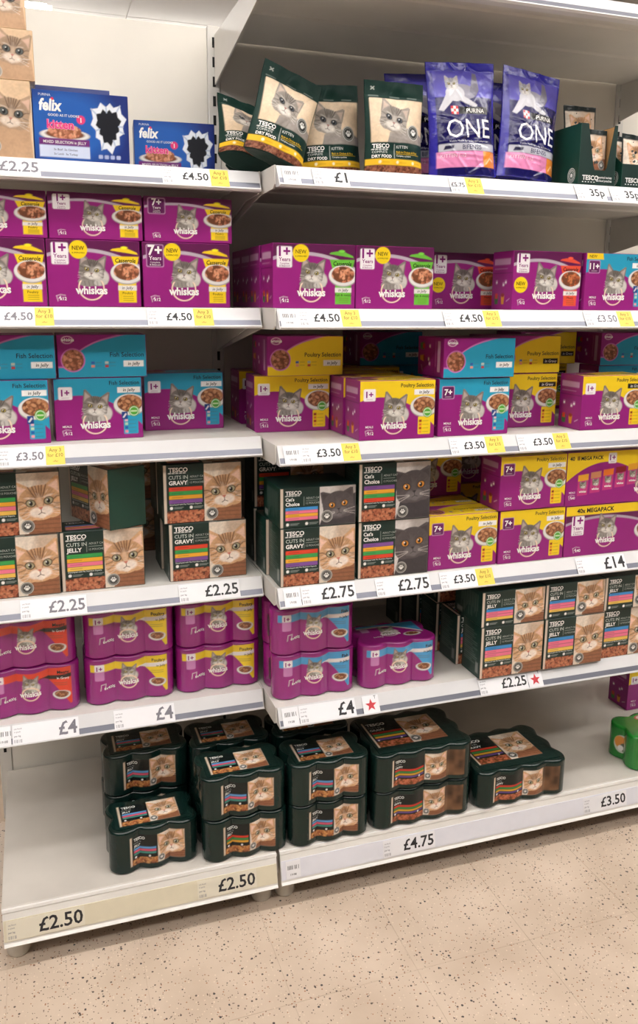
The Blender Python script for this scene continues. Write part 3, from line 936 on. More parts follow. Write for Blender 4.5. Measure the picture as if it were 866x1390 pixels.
# ------------------------------------------------------------------ setting: floor, ceiling, lights
fl = add('floor', box_mesh('floor', -6, 7, -6, 6, -.06, -.0012), M['grout']); tag(fl, 'beige flecked vinyl tile floor of the aisle', kind='structure')
TS = .305
tile_me = box_mesh('floor_tile', .0003, TS - .0003, .0003, TS - .0003, -.0012, 0, .0002)
tile_me.materials.append(M['floor'])
for i in range(-6, 10):
    for j in range(-8, 2):
        add('floor_tile', tile_me, None, fl, (.56 - 3 * TS + i * TS, -.62 + j * TS, 0))
CEIL = 4.0
ce = add('ceiling', box_mesh('ceiling', -6, 7, -6, 9, CEIL + .012, CEIL + .06), M['ceiling']); tag(ce, 'pale grey suspended ceiling over the shop floor', kind='structure')
ct_me = box_mesh('ceiling_tile', .004, 1.196, .004, 1.196, CEIL, CEIL + .012, .003)
ct_me.materials.append(M['ceiling'])
for i in range(-3, 4):
    for j in range(-3, 6):
        add('ceiling_tile', ct_me, None, ce, (.445 + i * 1.2, 3.32 - 2.4 + (j - 1) * 1.2, 0))
HANG = .38
lamp_frame = box_mesh('housing', -.76, .76, -.05, .05, -HANG + .031, -HANG + .05, .003)
lamp_diff = box_mesh('diffuser', -.72, .72, -.14, .14, -HANG - .03, -HANG + .03, .006)
lamp_rod = box_mesh('suspension_rod', -.004, .004, -.004, .004, -HANG + .05, 0)
def ceiling_light(x, y, label):
    e = empty('ceiling_light', (x, y, CEIL))
    add('housing', lamp_frame, M['steel_white'], e)
    add('diffuser', lamp_diff, M['lamp'], e)
    for rx in (-.6, .6):
        add('suspension_rod', lamp_rod, M['wire'], e, (rx, 0, 0))
    tag(e, label, 'ceiling light', 'ceiling lights')
ceiling_light(-.985, 4.62, 'lit hanging lamp glimpsed above the cream back panel at the top left')
for yy in (-1.5, -3.4):
    for xx in (-4.1, -2.5, -.9, .7, 2.3, 3.9):
        ceiling_light(xx, yy, 'lit hanging lamp over the aisle in front of the shelves')
for xx in (-2.0, -.4, 1.2, 2.8):  # extra row hidden behind the back panels, added to brighten the ceiling
    ceiling_light(xx, 6.3, 'added unseen lamp behind the shelving that brightens the ceiling')

# ------------------------------------------------------------------ shelving
Z = dict(AL=1.83, BL=1.5246, CL=1.219, DL=.8622, EL=.5548, FL=.1577, AR=1.83, BR=1.5248, CR=1.212, DR=.8627, ER=.5501, FR=.1597, TR=2.25)
DL, DR, DB = .493, .599, .614
LIP, FW = .0432, .0271
TILT = math.atan2(FW, LIP)
XL, XR = -.665, 1.345

def frame(name, x0, x1, ztop, posts, label):
    e = empty(name, ((x0 + x1) / 2, 0, 0))
    cx = (x0 + x1) / 2
    # back panel in stacked sheets
    zz = [.12, .80, 1.50, ztop]
    for a, b in zip(zz[:-1], zz[1:]):
        add('back_panel', box_mesh('back_panel', x0 - cx + .018, x1 - cx - .018, .004, .016, a + .0015, b - .0015, .001), M['panel'], e)
    for px in posts:
        add('upright', box_mesh('upright', px - cx - .017, px - cx + .017, .0, .06, 0, ztop + .005, .002), M['steel'], e)
        bm = bmesh.new()
        z = .22
        while z < ztop - .03:
            for s in (-1,):
                bm_box(bm, px - cx - .004, px - cx + .004, -.0012, .004, z, z + .026)
            z += .05
        s = add('slot_row', mesh_from_bm('slot_row', bm), M['slot'], e)
        s['kind'] = 'stuff'
    tag(e, label, 'shelving frame')
    return e
frame('shelving_frame', XL, 0, 2.27, (XL, 0), 'cream slotted back frame of the narrow bay on the left')
frame('shelving_frame', 0, XR, 2.27, (XR,), 'cream slotted back frame of the wide bay under the canopy shelf')
frame('shelving_frame', XR, XR + .9, 2.27, (XR + .9,), 'cream back frame past the far right upright')

def shelf(x0, x1, d, z, label, rail=True, ribs=True):
    e = empty('metal_shelf', (x0, 0, z))
    w = x1 - x0
    g = .0015
    add('shelf_deck', extrude_x('shelf_deck', [(-.004, 0), (-d, 0), (-d, -.006), (-d + .02, -.012), (-.004, -.012)], g + .004, w - g - .004), M['steel'], e)
    for bx in (g, w - g - .0035):
        add('bracket', extrude_x('bracket', [(-.003, .001), (-d, .001), (-d - .002, -LIP + .004), (-d + .012, -LIP - .004), (-d + .13, -.05), (-.003, -.125)], bx, bx + .0035), M['steel'], e)
    if ribs:
        for ry in (-d * .4, -d * .75):
            add('rib', extrude_x('rib', [(ry - .03, -.012), (ry - .022, -.0165), (ry + .022, -.0165), (ry + .03, -.012)], .01, w - .01), M['steel'], e)
    ra = add('price_rail', extrude_x('price_rail', [(-d, .0), (-d - FW, -LIP), (-d - FW + .003, -LIP - .003), (-d + .004, -LIP - .002), (-d + .004, -.004)], .006, w - .006), M['rail'], e)
    n = (-math.cos(TILT), math.sin(TILT))
    P = lambda t, o: (-d - FW * t + n[0] * o, -LIP * t + n[1] * o)
    add('rail_strip', extrude_x('rail_strip', [P(.64, .0), P(.64, .0006), P(.9, .0006), P(.9, .0)], .008, w - .008), M['strip'], ra)
    add('rail_lip', extrude_x('rail_lip', [P(.92, .0), P(.92, .0022), P(1.0, .0022), P(1.0, .0)], .008, w - .008), M['rail'], ra)
    tag(e, label, 'shelf', 'metal shelves')
    return e
for k, what in zip('ABCDE', ('the blue kitten food and beige kitten cartons', 'the yellow casserole cartons', 'the blue fish selection cartons',
                             'the tabby cat jelly and gravy cartons', 'the purple red and yellow can packs')):
    shelf(XL, 0, DL, Z[k + 'L'], 'cream metal shelf in the narrow bay carrying ' + what)
for k, what in zip('TABCDE', ('nothing, above the dry food bags', 'the dry food bags and pouch trays', 'the green and red casserole cartons', 'the yellow poultry selection cartons',
                              'the grey cat cartons and mega packs', 'the blue fish can packs and jelly cartons')):
    shelf(0, XR, DR, Z[k + 'R'], 'cream metal shelf in the wide bay carrying ' + what if k != 'T' else 'cream canopy shelf at the top of the wide bay above the dry food bags')

def base_shelf(x0, x1, z, chan, label):
    e = empty('base_shelf', (x0, 0, 0))
    w = x1 - x0
    d = DB
    add('base_deck', extrude_x('base_deck', [(-.002, z), (-d + .004, z), (-d - .001, z - .003), (-d - .001, z - .012), (-d + .02, z - .022), (-.002, z - .022)], .002, w - .002), M['deckgrey'], e)
    hb, fw = .0911, .0177
    P = lambda t, o: (-d - fw * t - o, z - hb * t)
    fr = add('front_rail', extrude_x('front_rail', [P(.13, 0), P(.13, .002), P(.9, .002), P(.96, .006), P(1.0, .002), P(1.0, -.004), P(.9, -.004), P(.13, -.006)], .003, w - .003), M['steel_white'], e)
    add('label_channel', extrude_x('label_channel', [P(.3, .002), P(.3, .0034), P(.84, .0034), P(.84, .002)], .004, w - .004), chan, fr)
    add('top_bead', extrude_x('top_bead', [P(.02, -.001), P(.03, .003), P(.1, .0035), P(.13, .001), P(.13, -.004)], .002, w - .002), M['steel_white'], fr)
    for bx in (.002, w - .006):
        add('base_bracket', extrude_x('base_bracket', [(-.003, z - .022), (-d + .02, z - .022), (-d + .02, z - .08), (-.003, z - .08)], bx, bx + .004), M['steel'], e)
    for bx in (.03, w - .03):
        rings = []
        for zz, r in ((0, .024), (.006, .027), (.05, .027), (z - .06, .02)):
            rings.append([(bx + r * math.cos(a * math.pi / 8), -.565 + r * math.sin(a * math.pi / 8), zz) for a in range(16)])
        add('foot', loft('foot', rings), M['foot'], e, smooth=True)
    tag(e, label, 'shelf', 'base shelves')
base_shelf(XL, 0, Z['FL'], M['basecream'], 'low cream base shelf of the narrow bay, half empty')
base_shelf(.004, XR + .9, Z['FR'], M['basewhite'], 'low base shelf of the wide bay with white price channel')

hk = empty('wire_hook', (1.352, -.001, 2.235))
bm = bmesh.new()
def tube(bm, pts, r, n=6):
    prev = None
    for i, p in enumerate(pts):
        p = Vector(p)
        t = (Vector(pts[min(i + 1, len(pts) - 1)]) - Vector(pts[max(i - 1, 0)])).normalized()
        a = t.orthogonal().normalized(); b = t.cross(a)
        ring = [bm.verts.new(p + a * r * math.cos(k * 2 * math.pi / n) + b * r * math.sin(k * 2 * math.pi / n)) for k in range(n)]
        if prev:
            best = min(range(n), key=lambda s: sum((prev[k].co - ring[(k + s) % n].co).length for k in range(n)))
            ring2 = [ring[(k + best) % n] for k in range(n)]
            for k in range(n):
                bm.faces.new((prev[k], prev[(k + 1) % n], ring2[(k + 1) % n], ring2[k]))
            ring = ring2
        else:
            bm.faces.new(ring[::-1])
        prev = ring
    bm.faces.new(prev)
tube(bm, [(0, 0, 0), (0, -.05, 0), (0, -.07, .008), (0, -.078, .03), (0, -.076, .045)], .0025)
add('wire', mesh_from_bm('wire', bm), M['wire'], hk, smooth=True)
add('clip_plate', box_mesh('clip_plate', -.012, .012, -.003, 0, -.02, .012, .001), M['steel'], hk)
tag(hk, 'small chrome wire hook on the back panel near the top right', 'hook')

# ------------------------------------------------------------------ price tickets
def flat_text_mesh(name, items):
    """items: (text, x, z, size, align, bold, sx) in metres on the y = 0 plane facing -Y."""
    V, F = [], []
    for t, x, z, size, al, bold, sx in items:
        v, tr = text_geo(t, bold)
        v = v * np.array([size * sx, size])
        w = v[:, 0].max() if len(v) else 0
        off = w / 2 if al == 'c' else (w if al == 'r' else 0)
        b = len(V)
        V += [(p[0] - off + x, 0, p[1] + z) for p in v]
        F += [tuple(int(i) + b for i in q) for q in tr]
    me = bpy.data.meshes.new(name)
    me.from_pydata(V, [], F)
    return me

def barcode_items(x, z, h):
    return [('||| || | ||', x, z, h, 'c', .01, .8)]

def ticket(k, x0, x1, price, label, tabx=None, size=None, ink='ink', h=.0445, star=False, plain=False, tabtext='Any 3|for £10'):
    base = k[0] == 'F'
    left = k[1] == 'L'
    d = DB if base else (DL if left else DR)
    z = Z[k]
    if base:
        til = math.atan2(.0177, .0911); ym, zm = -d - .0177 * .57 - .0036, z - .0911 * .57
    else:
        til = TILT; ym, zm = -d - FW * .5, z - LIP * .5 - .0006
    n = Vector((0, -math.cos(til), math.sin(til)))
    p = Vector((0, ym, zm)) + n * (.0026 if not base else .0004)
    w = x1 - x0
    e = empty('price_ticket', ((x0 + x1) / 2, p.y, p.z), (-til, 0, 0))
    hh = h if not base else .046
    add('card', box_mesh('card', -w / 2, w / 2, -.0005, 0, -hh / 2, hh / 2), M['cardcream'] if k == 'FL' else M['card'], e)
    if star:
        pts = []
        for i in range(10):
            a = math.pi / 2 + i * math.pi / 5; r = .016 if i % 2 == 0 else .0066
            pts.append((r * math.cos(a), r * math.sin(a) - .002))
        add('star', extrude_y('star', pts, -.0009, -.0005), M['redink'], e)
        add('corner_print', flat_text_mesh('corner_print', [('T', w * .28, hh * .28, .012, 'c', .0, 1)]), M['ink'], e, (0, -.0008, 0))
    elif plain:
        add('barcode_print', flat_text_mesh('barcode_print', [('|||||| ||| |', 0, .003, .011, 'c', .02, .9), ('19:08', 0, -hh * .34, .008, 'c', 0, 1)]), M['ink'], e, (0, -.0008, 0))
    else:
        s = size or min(.034, w * .42)
        add('price_print', flat_text_mesh('price_print', [(price, w / 2 - .004, -s * .32, s, 'r', .018, .98)]), M[ink], e, (0, -.0008, 0))
        lx = -w / 2 + .004
        add('small_print', flat_text_mesh('small_print', [('cat food', lx, hh * .26, .0052, 'l', 0, 1), ('in pack', lx, hh * .1, .0052, 'l', 0, 1),
            ('per kg', lx, -hh * .12, .0058, 'l', .01, 1), ('|| ||| | |||', lx, -hh * .38, .008, 'l', .02, .7)]), M['greyink'], e, (0, -.0008, 0))
    if tabx is not None:
        tw = tabx - x1
        t = add('offer_tab', box_mesh('offer_tab', w / 2 + .0004, w / 2 + tw, -.0005, 0, -hh / 2, hh / 2), M['tab'], e)
        a, b = tabtext.split('|')
        add('offer_print', flat_text_mesh('offer_print', [(a, w / 2 + tw / 2, hh * .2, .0125, 'c', .01, .9), (b, w / 2 + tw / 2, -hh * .08, .0125, 'c', .01, .9), ('offer', w / 2 + tw / 2, -hh * .36, .006, 'c', 0, 1)]), M['tabink'], t, (0, -.0008, 0))
    tag(e, label, 'price ticket', 'shelf edge price tickets')
    return e
W_ = 'white price ticket reading '
ticket('AL', -.62, -.481, '£2.25', W_ + '£2.25 under the beige kitten cartons', size=.036, ink='greyink')
ticket('AL', -.228, -.121, '£4.50', W_ + '£4.50 with yellow tab under the smaller blue kitten carton', -.079, size=.027)
ticket('AR', .016, .056, '', 'small white barcode tag at the left end of the dry food bag shelf', plain=True)
ticket('AR', .085, .169, '£1', W_ + '£1 under the dry food bags', size=.038)
ticket('AR', .42, .462, '£5.75', W_ + '£5.75 with yellow tab under the violet foil bags', .505, size=.0165)
ticket('AR', .764, .851, '35p', W_ + '35p under the taller pouch tray', size=.030)
ticket('AR', .866, .955, '35p', W_ + '35p under the low pouch tray at the right edge', size=.030)
ticket('BL', -.61, -.51, '£4.50', W_ + '£4.50 with yellow tab left on the casserole shelf', -.471, size=.027, ink='greyink')
ticket('BL', -.27, -.165, '£4.50', W_ + '£4.50 with yellow tab under the yellow 7+ casserole carton', -.12, size=.027)
ticket('BR', .01, .052, '', 'small white barcode tag under the left green casserole carton', plain=True)
ticket('BR', .0525, .156, '£4.50', W_ + '£4.50 with yellow tab under the left green casserole carton', .202, size=.029)
ticket('BR', .418, .526, '£4.50', W_ + '£4.50 with yellow tab under the red casserole cartons', .571, size=.029)
ticket('BR', .817, .918, '£3.50', W_ + '£3.50 with yellow tab under the blue 11+ carton', .964, size=.028, ink='greyink')
ticket('CL', -.604, -.505, '£3.50', W_ + '£3.50 with yellow tab under the blue fish cartons', -.464, size=.027, ink='greyink')
ticket('CR', .019, .06, '', 'small white barcode tag at the left end of the poultry selection shelf', plain=True)
ticket('CR', .0605, .163, '£3.50', W_ + '£3.50 with yellow tab at the end of the poultry shelf', .208, size=.028)
ticket('CR', .448, .549, '£3.50', W_ + '£3.50 with yellow tab under the blue 7+ fish carton', .6, size=.027)
ticket('CR', .641, .749, '£3.50', W_ + '£3.50 with yellow tab below the shelf gap', .796, size=.027)
ticket('DL', -.58, -.433, '£2.25', W_ + '£2.25 under the tabby jelly cartons', size=.038, ink='greyink')
ticket('DL', -.216, -.065, '£2.25', W_ + '£2.25 under the two stacked gravy cartons', size=.039)
ticket('DR', .019, .061, '', 'small white barcode tag under the tabby gravy carton of the wide bay', plain=True)
ticket('DR', .063, .203, '£2.75', W_ + '£2.75 under the tabby gravy carton of the wide bay', size=.040)
ticket('DR', .258, .407, '£2.75', W_ + '£2.75 under the dark grey cat cartons', size=.040)
ticket('DR', .436, .541, '£3.50', W_ + '£3.50 with yellow tab under the lone yellow 7+ carton', .591, size=.029)
ticket('DR', .848, 1.008, '£14', W_ + '£14 under the mega packs', size=.046)
ticket('EL', -.651, -.62, '', 'small white barcode tag at the left end of the purple can pack shelf', plain=True)
ticket('EL', -.617, -.466, '£4', W_ + '£4 under the red labelled can packs', size=.044, ink='greyink')
ticket('EL', -.383, -.235, '£4', W_ + '£4 under the middle yellow labelled can packs', size=.044, ink='greyink')
ticket('ER', .015, .057, '', 'small white barcode tag under the stacked blue labelled can packs', plain=True)
ticket('ER', .059, .209, '£4', W_ + '£4 under the stacked blue labelled can packs', size=.045)
ticket('ER', .229, .274, '', 'white tag with a red star under the blue banded can packs', star=True)
ticket('ER', .566, .715, '£2.25', W_ + '£2.25 under the blue striped jelly cartons', size=.036)
ticket('ER', .717, .762, '', 'white tag with a red star under the blue striped jelly cartons', star=True)
ticket('FL', -.655, -.48, '£2.50', W_ + '£2.50 on the empty left end of the base shelf', size=.046)
ticket('FL', -.209, -.058, '£2.50', W_ + '£2.50 under the dark green can packs', size=.044)
ticket('FR', .02, .059, '', 'small white barcode tag at the left end of the wide base shelf', plain=True)
ticket('FR', .291, .444, '£4.75', W_ + '£4.75 under the stacked twelve can packs', size=.042)
ticket('FR', .924, 1.075, '£3.50', W_ + '£3.50 on the bare right part of the base shelf', size=.040)

# ------------------------------------------------------------------ cartons
DES = {}
def design(key, dims, body, front, top, side, side_r=None, mt='p_carton'):
    w, d, h = dims
    DES[key] = dict(dims=dims, body=box_mesh('carton_body', -w / 2, w / 2, -d / 2, d / 2, 0, h, .0012), bodymat=M[body],
                    front=front.mesh('front_print') if front else None, top=top.mesh('top_print') if top else None,
                    side=side, side_r=side_r or side, mt=M[mt])
WD = (.200, .098, .144)
TD = (.193, .098, .146)
ps = purple_side(9.6, 14.2).mesh('side_print')
tsd = tesco_side(9.6, 14.4).mesh('side_print')
tsp = plain_green(9.6, 14.4).mesh('side_print')
fw_, fh_, tw_, th_ = 19.8, 14.2, 19.8, 9.6
for key, age, f in (('cas_y1', '1+', 'y'), ('cas_y7', '7+', 'y'), ('cas_g1', '1+', 'g'), ('cas_r1', '1+', 'r')):
    design(key, WD, 'purple', casserole_front(fw_, fh_, age, f), casserole_front(tw_, th_, age, f, True), ps)
for key, age, col, name, sauce, gr, new in (('fish_1', '1+', BLUE, 'Fish Selection', 'in Jelly', False, False), ('fish_7', '7+', BLUE, 'Fish Selection', 'in Jelly', False, False),
        ('fish_11', '11+', BLUE, 'Fish Selection', 'in Jelly', False, True), ('poul_1', '1+', YELLOW, 'Poultry Selection', 'in Jelly', False, False),
        ('poul_7', '7+', YELLOW, 'Poultry Selection', 'in Jelly', False, False), ('grav_1', '1+', YELLOW, 'Poultry Selection', 'in Gravy', True, False)):
    design(key, WD, 'purple', selection_front(fw_, fh_, age, col, name, sauce, gr, new), selection_top(tw_, th_, col, name, sauce, gr), ps)
SG, SY, SP, SO, SR, SB, SV = (60, 164, 84), (240, 174, 50), (238, 120, 150), (240, 196, 90), (226, 70, 44), (60, 146, 214), (132, 84, 160)
gt = tesco_top(18.9, 9.4)
design('jelly', TD, 'green', tesco_front(19.1, 14.4, 'CUTS IN', 'JELLY', (SG, SY, SP, SO)), gt, tsd, tsp)
design('gravy', TD, 'green', tesco_front(19.1, 14.4, 'CUTS IN', 'GRAVY', (SR, SG, SY, SV)), gt, tsd, tsp)
design('jelly_fish', TD, 'green', tesco_front(19.1, 14.4, 'CUTS IN', 'JELLY', (SB, SP, SP, SO)), tesco_front(19.1, 9.6, 'CUTS IN', 'JELLY', (SB, SP, SP, SO), lying=True), tsd, tsp)
design('choice', TD, 'green', tesco_front(19.1, 14.4, "Cat's", 'Choice', (SV, SY, SG, SR), grey=True), gt, tsd, tsp)
design('choice_fish', TD, 'green', tesco_front(19.1, 14.4, "Cat's", 'Choice', (SB, SP, SY, SP), grey=True), tesco_front(19.1, 9.6, "Cat's", 'Choice', (SB, SP, SY, SP), grey=True, lying=True), tsd, tsp)
FD = (.197, .098, .140)
design('felix', FD, 'felixblue', felix_front(19.5, 13.8), None, None)
KD = (.200, .098, .153)
design('kitten', KD, 'tan', kitten_front(19.8, 15.1), kitten_front(19.8, 9.6), None)
MDm = (.32, .135, .142)
design('mega', MDm, 'purple', mega_front(31.8, 14.0), None, None)
design('mega_b', (.32, .135, .147), 'purple', mega_front_b(31.8, 14.5), None, None)

def carton(key, x, yf, z, label, group=None, lying=False, rz=0.0):
    """x: left edge of the face towards the aisle, yf: its front plane, z: what it stands on."""
    D = DES[key]
    w, d, h = D['dims']
    gap = .0006
    if lying:
        loc, rot = Vector((x + w / 2, yf + h, z + d / 2 + gap)), (math.pi / 2, 0, R(rz))
    else:
        loc, rot = Vector((x + w / 2, yf + d / 2, z + gap)), (0, 0, R(rz))
    e = empty('cat_food_carton', loc, rot)
    add('carton_body', D['body'], D['bodymat'], e)
    add('front_print', D['front'], D['mt'], e, (0, -d / 2 - .0003, .001))
    if D['top']:
        add('top_print', D['top'], D['mt'], e, (0, -d / 2 + .001, h + .0003), (-math.pi / 2, 0, 0))
    if D['side']:
        add('side_print', D['side'], D['mt'], e, (-w / 2 - .0003, 0, .001), (0, 0, -math.pi / 2))
        add('side_print', D['side_r'], D['mt'], e, (w / 2 + .0003, 0, .001), (0, 0, math.pi / 2))
    tag(e, label, 'carton', group)
    return e

wh, ww, wd = WD[2], WD[0], WD[1]
# top shelf, narrow bay
g = 'beige kitten cartons'
carton('kitten', -.692, -.479, Z['AL'], 'beige kitten carton at the bottom of the stack by the left edge', g)
carton('kitten', -.681, -.476, Z['AL'] + .154, 'beige kitten carton lying in the middle of the left edge stack', g, lying=True)
carton('kitten', -.692, -.472, Z['AL'] + .253, 'beige kitten carton lying on top of the left edge stack', g, lying=True)
g = 'blue kitten food cartons'
fx = carton('felix', -.4895, -.478, Z['AL'], 'blue kitten food carton with raised lid flap beside the beige stack', g)
add('lid_flap', box_mesh('lid_flap', -.09, .07, -.0006, .0006, 0, .03), M['felixblue'], fx, (0, .046, .1405), (R(-8), 0, 0))
carton('felix', -.25, -.255, Z['AL'], 'blue kitten food carton set back towards the slotted upright', g, rz=-5)
# second shelf
g = 'yellow casserole cartons'
B = Z['BL']
carton('cas_y1', -.6815, -.478, B, 'purple casserole carton cut by the left edge, lower row', g)
carton('cas_y1', -.4785, -.478, B, 'purple casserole carton with white age tag and NEW badge, lower row', g)
carton('cas_y7', -.2725, -.478, B, 'purple casserole carton with purple age tag and NEW badge, lower row', g)
carton('cas_y1', -.6735, -.475, B + wh + .001, 'purple casserole carton lying cut by the left edge, upper row', g, lying=True)
carton('cas_y1', -.470, -.475, B + wh + .001, 'purple casserole carton with white age tag lying on the upper row', g, lying=True)
carton('cas_y7', -.2655, -.475, B + wh + .001, 'purple casserole carton with purple age tag lying on the upper row', g, lying=True)
g = 'green casserole cartons'
B = Z['BR']
carton('cas_g1', .0045, -.573, B, 'green casserole 1+ carton at the left end of the wide bay shelf', g)
carton('cas_g1', .2065, -.573, B, 'green casserole 1+ carton second from the left in the wide bay', g)
for i, (x, y) in enumerate(((.001, -.472), (.0045, -.371), (.0055, -.27))):
    carton('cas_g1', x, y, B, 'green casserole carton %s behind the leftmost green one' % ('directly', 'second', 'third')[i], g)
g = 'red casserole cartons'
carton('cas_r1', .474, -.42, B, 'red casserole 1+ carton set back beside the green ones', g)
carton('cas_r1', .626, -.573, B, 'red casserole 1+ carton standing at the shelf front', g, rz=0)
carton('fish_11', .836, -.578, B, 'blue 11+ fish selection carton with NEW flash at the right edge')
# third shelf
g = 'blue fish selection cartons'
C = Z['CL']
carton('fish_1', -.6905, -.462, C, 'blue fish 1+ carton cut by the left edge, lower row', g)
carton('fish_1', -.481, -.440, C, 'blue fish 1+ carton in the middle of the lower row', g, rz=2)
carton('fish_1', -.262, -.338, C, 'blue fish 1+ carton set back at the right of the narrow bay', g)
carton('fish_1', -.671, -.452, C + wh + .001, 'blue fish carton lying cut by the left edge, upper row', g, lying=True)
carton('fish_1', -.4665, -.440, C + wh + .001, 'blue fish carton lying on the upper row with bowl of food printed', g, lying=True)
g = 'yellow poultry selection cartons'
C = Z['CR']
carton('poul_1', .006, -.40, C, 'yellow poultry 1+ carton under a lying one in the wide bay', g, rz=-2)
carton('poul_1', .028, -.437, C + wh + .002, 'yellow poultry carton lying on top near the shelf end', g, lying=True)
carton('poul_1', -.052 + .056, -.235, C, 'poultry carton half hidden in the dark behind the leftmost yellow one', g)
for i in range(4):
    carton('poul_1', .214 - i * .005, -.592 + i * .1, C, ('yellow poultry 1+ carton at the front of a row of four', 'yellow poultry carton second in the row of four', 'yellow poultry carton third in the row of four', 'yellow poultry carton last in the row of four')[i], g)
carton('poul_1', .30, -.185, C, 'poultry carton in the dark at the back under a blue one', g)
carton('fish_1', .385, -.155, C + wh + .002, 'blue fish carton lying in the dark at the back', 'blue fish selection cartons', lying=True)
carton('fish_1', .508, -.105, C, 'fish carton standing in the dark at the back behind the row of four', 'blue fish selection cartons')
carton('fish_7', .428, -.584, C, 'blue fish 7+ carton at the front of the wide bay', 'blue fish selection cartons')
carton('fish_7', .434, -.59, C + wh + .002, 'blue fish carton lying on top of the 7+ fish carton', 'blue fish selection cartons', lying=True)
g = 'yellow poultry in gravy cartons'
carton('grav_1', .630, -.495, C, 'yellow gravy carton standing in the gap right of the 7+ fish carton', g)
carton('grav_1', .634, -.495, C + wh + .002, 'yellow gravy carton lying in the gap right of the 7+ fish carton', g, lying=True)
carton('grav_1', .895, -.2, C + wh + .002, 'yellow gravy carton lying at the back of the shelf', g, lying=True)
carton('grav_1', .895, -.16, C, 'yellow gravy carton standing at the back under a lying one', g)
carton('grav_1', .842, -.592, C, 'yellow gravy 1+ carton at the front right of the shelf', g)
carton('fish_1', 1.128, -.30, C + wh + .002, 'fish carton lying sideways in the back right corner', 'blue fish selection cartons', lying=True, rz=-4)
carton('fish_1', 1.125, -.28, C, 'fish carton standing in the back right corner', 'blue fish selection cartons')
# fourth shelf
g = 'tabby cat jelly cartons'
D_ = Z['DL']
th = TD[2]
carton('jelly', -.6815, -.478, D_, 'tabby jelly carton cut by the left edge, lower row', g)
carton('jelly', -.485, -.474, D_, 'tabby jelly carton in the lower row with a turned carton on top', g)
carton('jelly', -.671, -.474, D_ + th + .001, 'tabby jelly carton cut by the left edge, upper row', g)
a = R(-65)
cx, cy = -.371, -.497
lx, ly = TD[0] / 2, -TD[1] / 2
mx, my = cx - (lx * math.cos(a) - ly * math.sin(a)), cy - (lx * math.sin(a) + ly * math.cos(a))
carton('jelly', mx - TD[0] / 2, my - TD[1] / 2, D_ + th + .001, 'tabby carton turned so its plain green side faces out', g, rz=-65)
g = 'tabby cat gravy cartons'
carton('gravy', -.232, -.476, D_, 'tabby gravy carton with red stripe, lower of two in the narrow bay', g)
carton('gravy', -.242, -.474, D_ + th + .001, 'tabby gravy carton with red stripe, upper of two in the narrow bay', g)
carton('gravy', -.238, -.37, D_, 'tabby gravy carton behind the lower of the two stacked ones', g)
carton('gravy', -.245, -.368, D_ + th + .001, 'tabby gravy carton behind the upper of the two stacked ones', g)
for lv, wd_ in ((0, 'lower'), (1, 'upper')):
    carton('gravy', -.42, -.19, D_ + lv * (th + .001), 'dark carton at the back of the tabby shelf behind the turned one, %s' % wd_, g)
    carton('gravy', -.222, -.19, D_ + lv * (th + .001), 'dark carton at the back of the tabby shelf behind the gravy ones, %s' % wd_, g)
D_ = Z['DR']
carton('gravy', .014, -.598, D_, 'tabby gravy carton at the left front of the wide bay', g)
carton('choice_fish', .0135, -.598, D_ + th + .001, 'grey cat carton lying with blue and pink stripes on a tabby gravy carton', 'grey cat choice cartons', lying=True)
carton('gravy', .006, -.496, D_, 'dark carton behind the tabby gravy carton of the wide bay', g)
carton('gravy', .006, -.375, D_, 'dark carton second behind the tabby gravy carton, lower level', g)
carton('gravy', .009, -.372, D_ + th + .001, 'dark carton second behind the tabby gravy carton, upper level', g)
g = 'grey cat choice cartons'
carton('choice', .2155, -.595, D_, 'dark grey cat carton with purple stripe, lower of two', g)
carton('choice', .2135, -.598, D_ + th + .001, 'dark grey cat carton with purple stripe, upper of two', g)
g = 'yellow poultry 7+ cartons'
for i in range(3):
    carton('poul_7', .412 - i * .002, -.588 + i * .1, D_, ('yellow 7+ poultry carton with nothing on top beside the grey cat cartons', 'yellow 7+ carton second in the row beside the grey cat cartons', 'yellow 7+ carton third in the row beside the grey cat cartons')[i], g)
carton('poul_7', .408, -.388, D_ + wh + .002, 'yellow 7+ carton in the dark on top of the third one', g)
for lv, wd_ in ((0, 'lower'), (1, 'upper')):
    carton('poul_7', .618, -.25, D_ + lv * (wh + .002), 'yellow 7+ carton in the dark at the back of the mega pack shelf, %s' % wd_, g)
carton('poul_7', .616, -.592, D_, 'yellow 7+ poultry carton left of the mega packs, lower of two', g)
carton('poul_7', .608, -.595, D_ + wh + .002, 'yellow 7+ poultry carton left of the mega packs, upper of two', g)
carton('mega', .819, -.592, D_, 'large purple mega pack carton with yellow top band, lower')
carton('mega_b', .81, -.594, D_ + .1435, 'large yellow arched mega pack carton showing pouches, upper')
# fifth shelf, right
g = 'blue striped jelly cartons'
E_ = Z['ER']
for i, x in enumerate((.5655, .7625, .9575)):
    carton('jelly_fish', x, (-.612, -.612, -.598)[i], E_, 'tabby jelly carton with blue stripe, %s of the lower row' % ('first', 'second', 'third')[i], g)
    carton('jelly_fish', x - .002, (-.612, -.609, -.606)[i], E_ + th + .001, 'tabby jelly carton with blue stripe lying, %s of the upper row' % ('first', 'second', 'third')[i], g, lying=True)
for i, (x, y) in enumerate(((.549, -.508), (.536, -.406), (.522, -.304), (.513, -.202))):
    carton('jelly_fish', x, y, E_, 'dark tabby carton in the shade, %s behind the blue striped ones' % ('first', 'second', 'third', 'fourth')[i], g)
    if i in (1, 2, 3):
        carton('jelly_fish', x + .004, y + .003, E_ + th + .001, 'dark tabby carton on top of the %s one in the shade' % ('', 'second', 'third', 'fourth')[i], g)

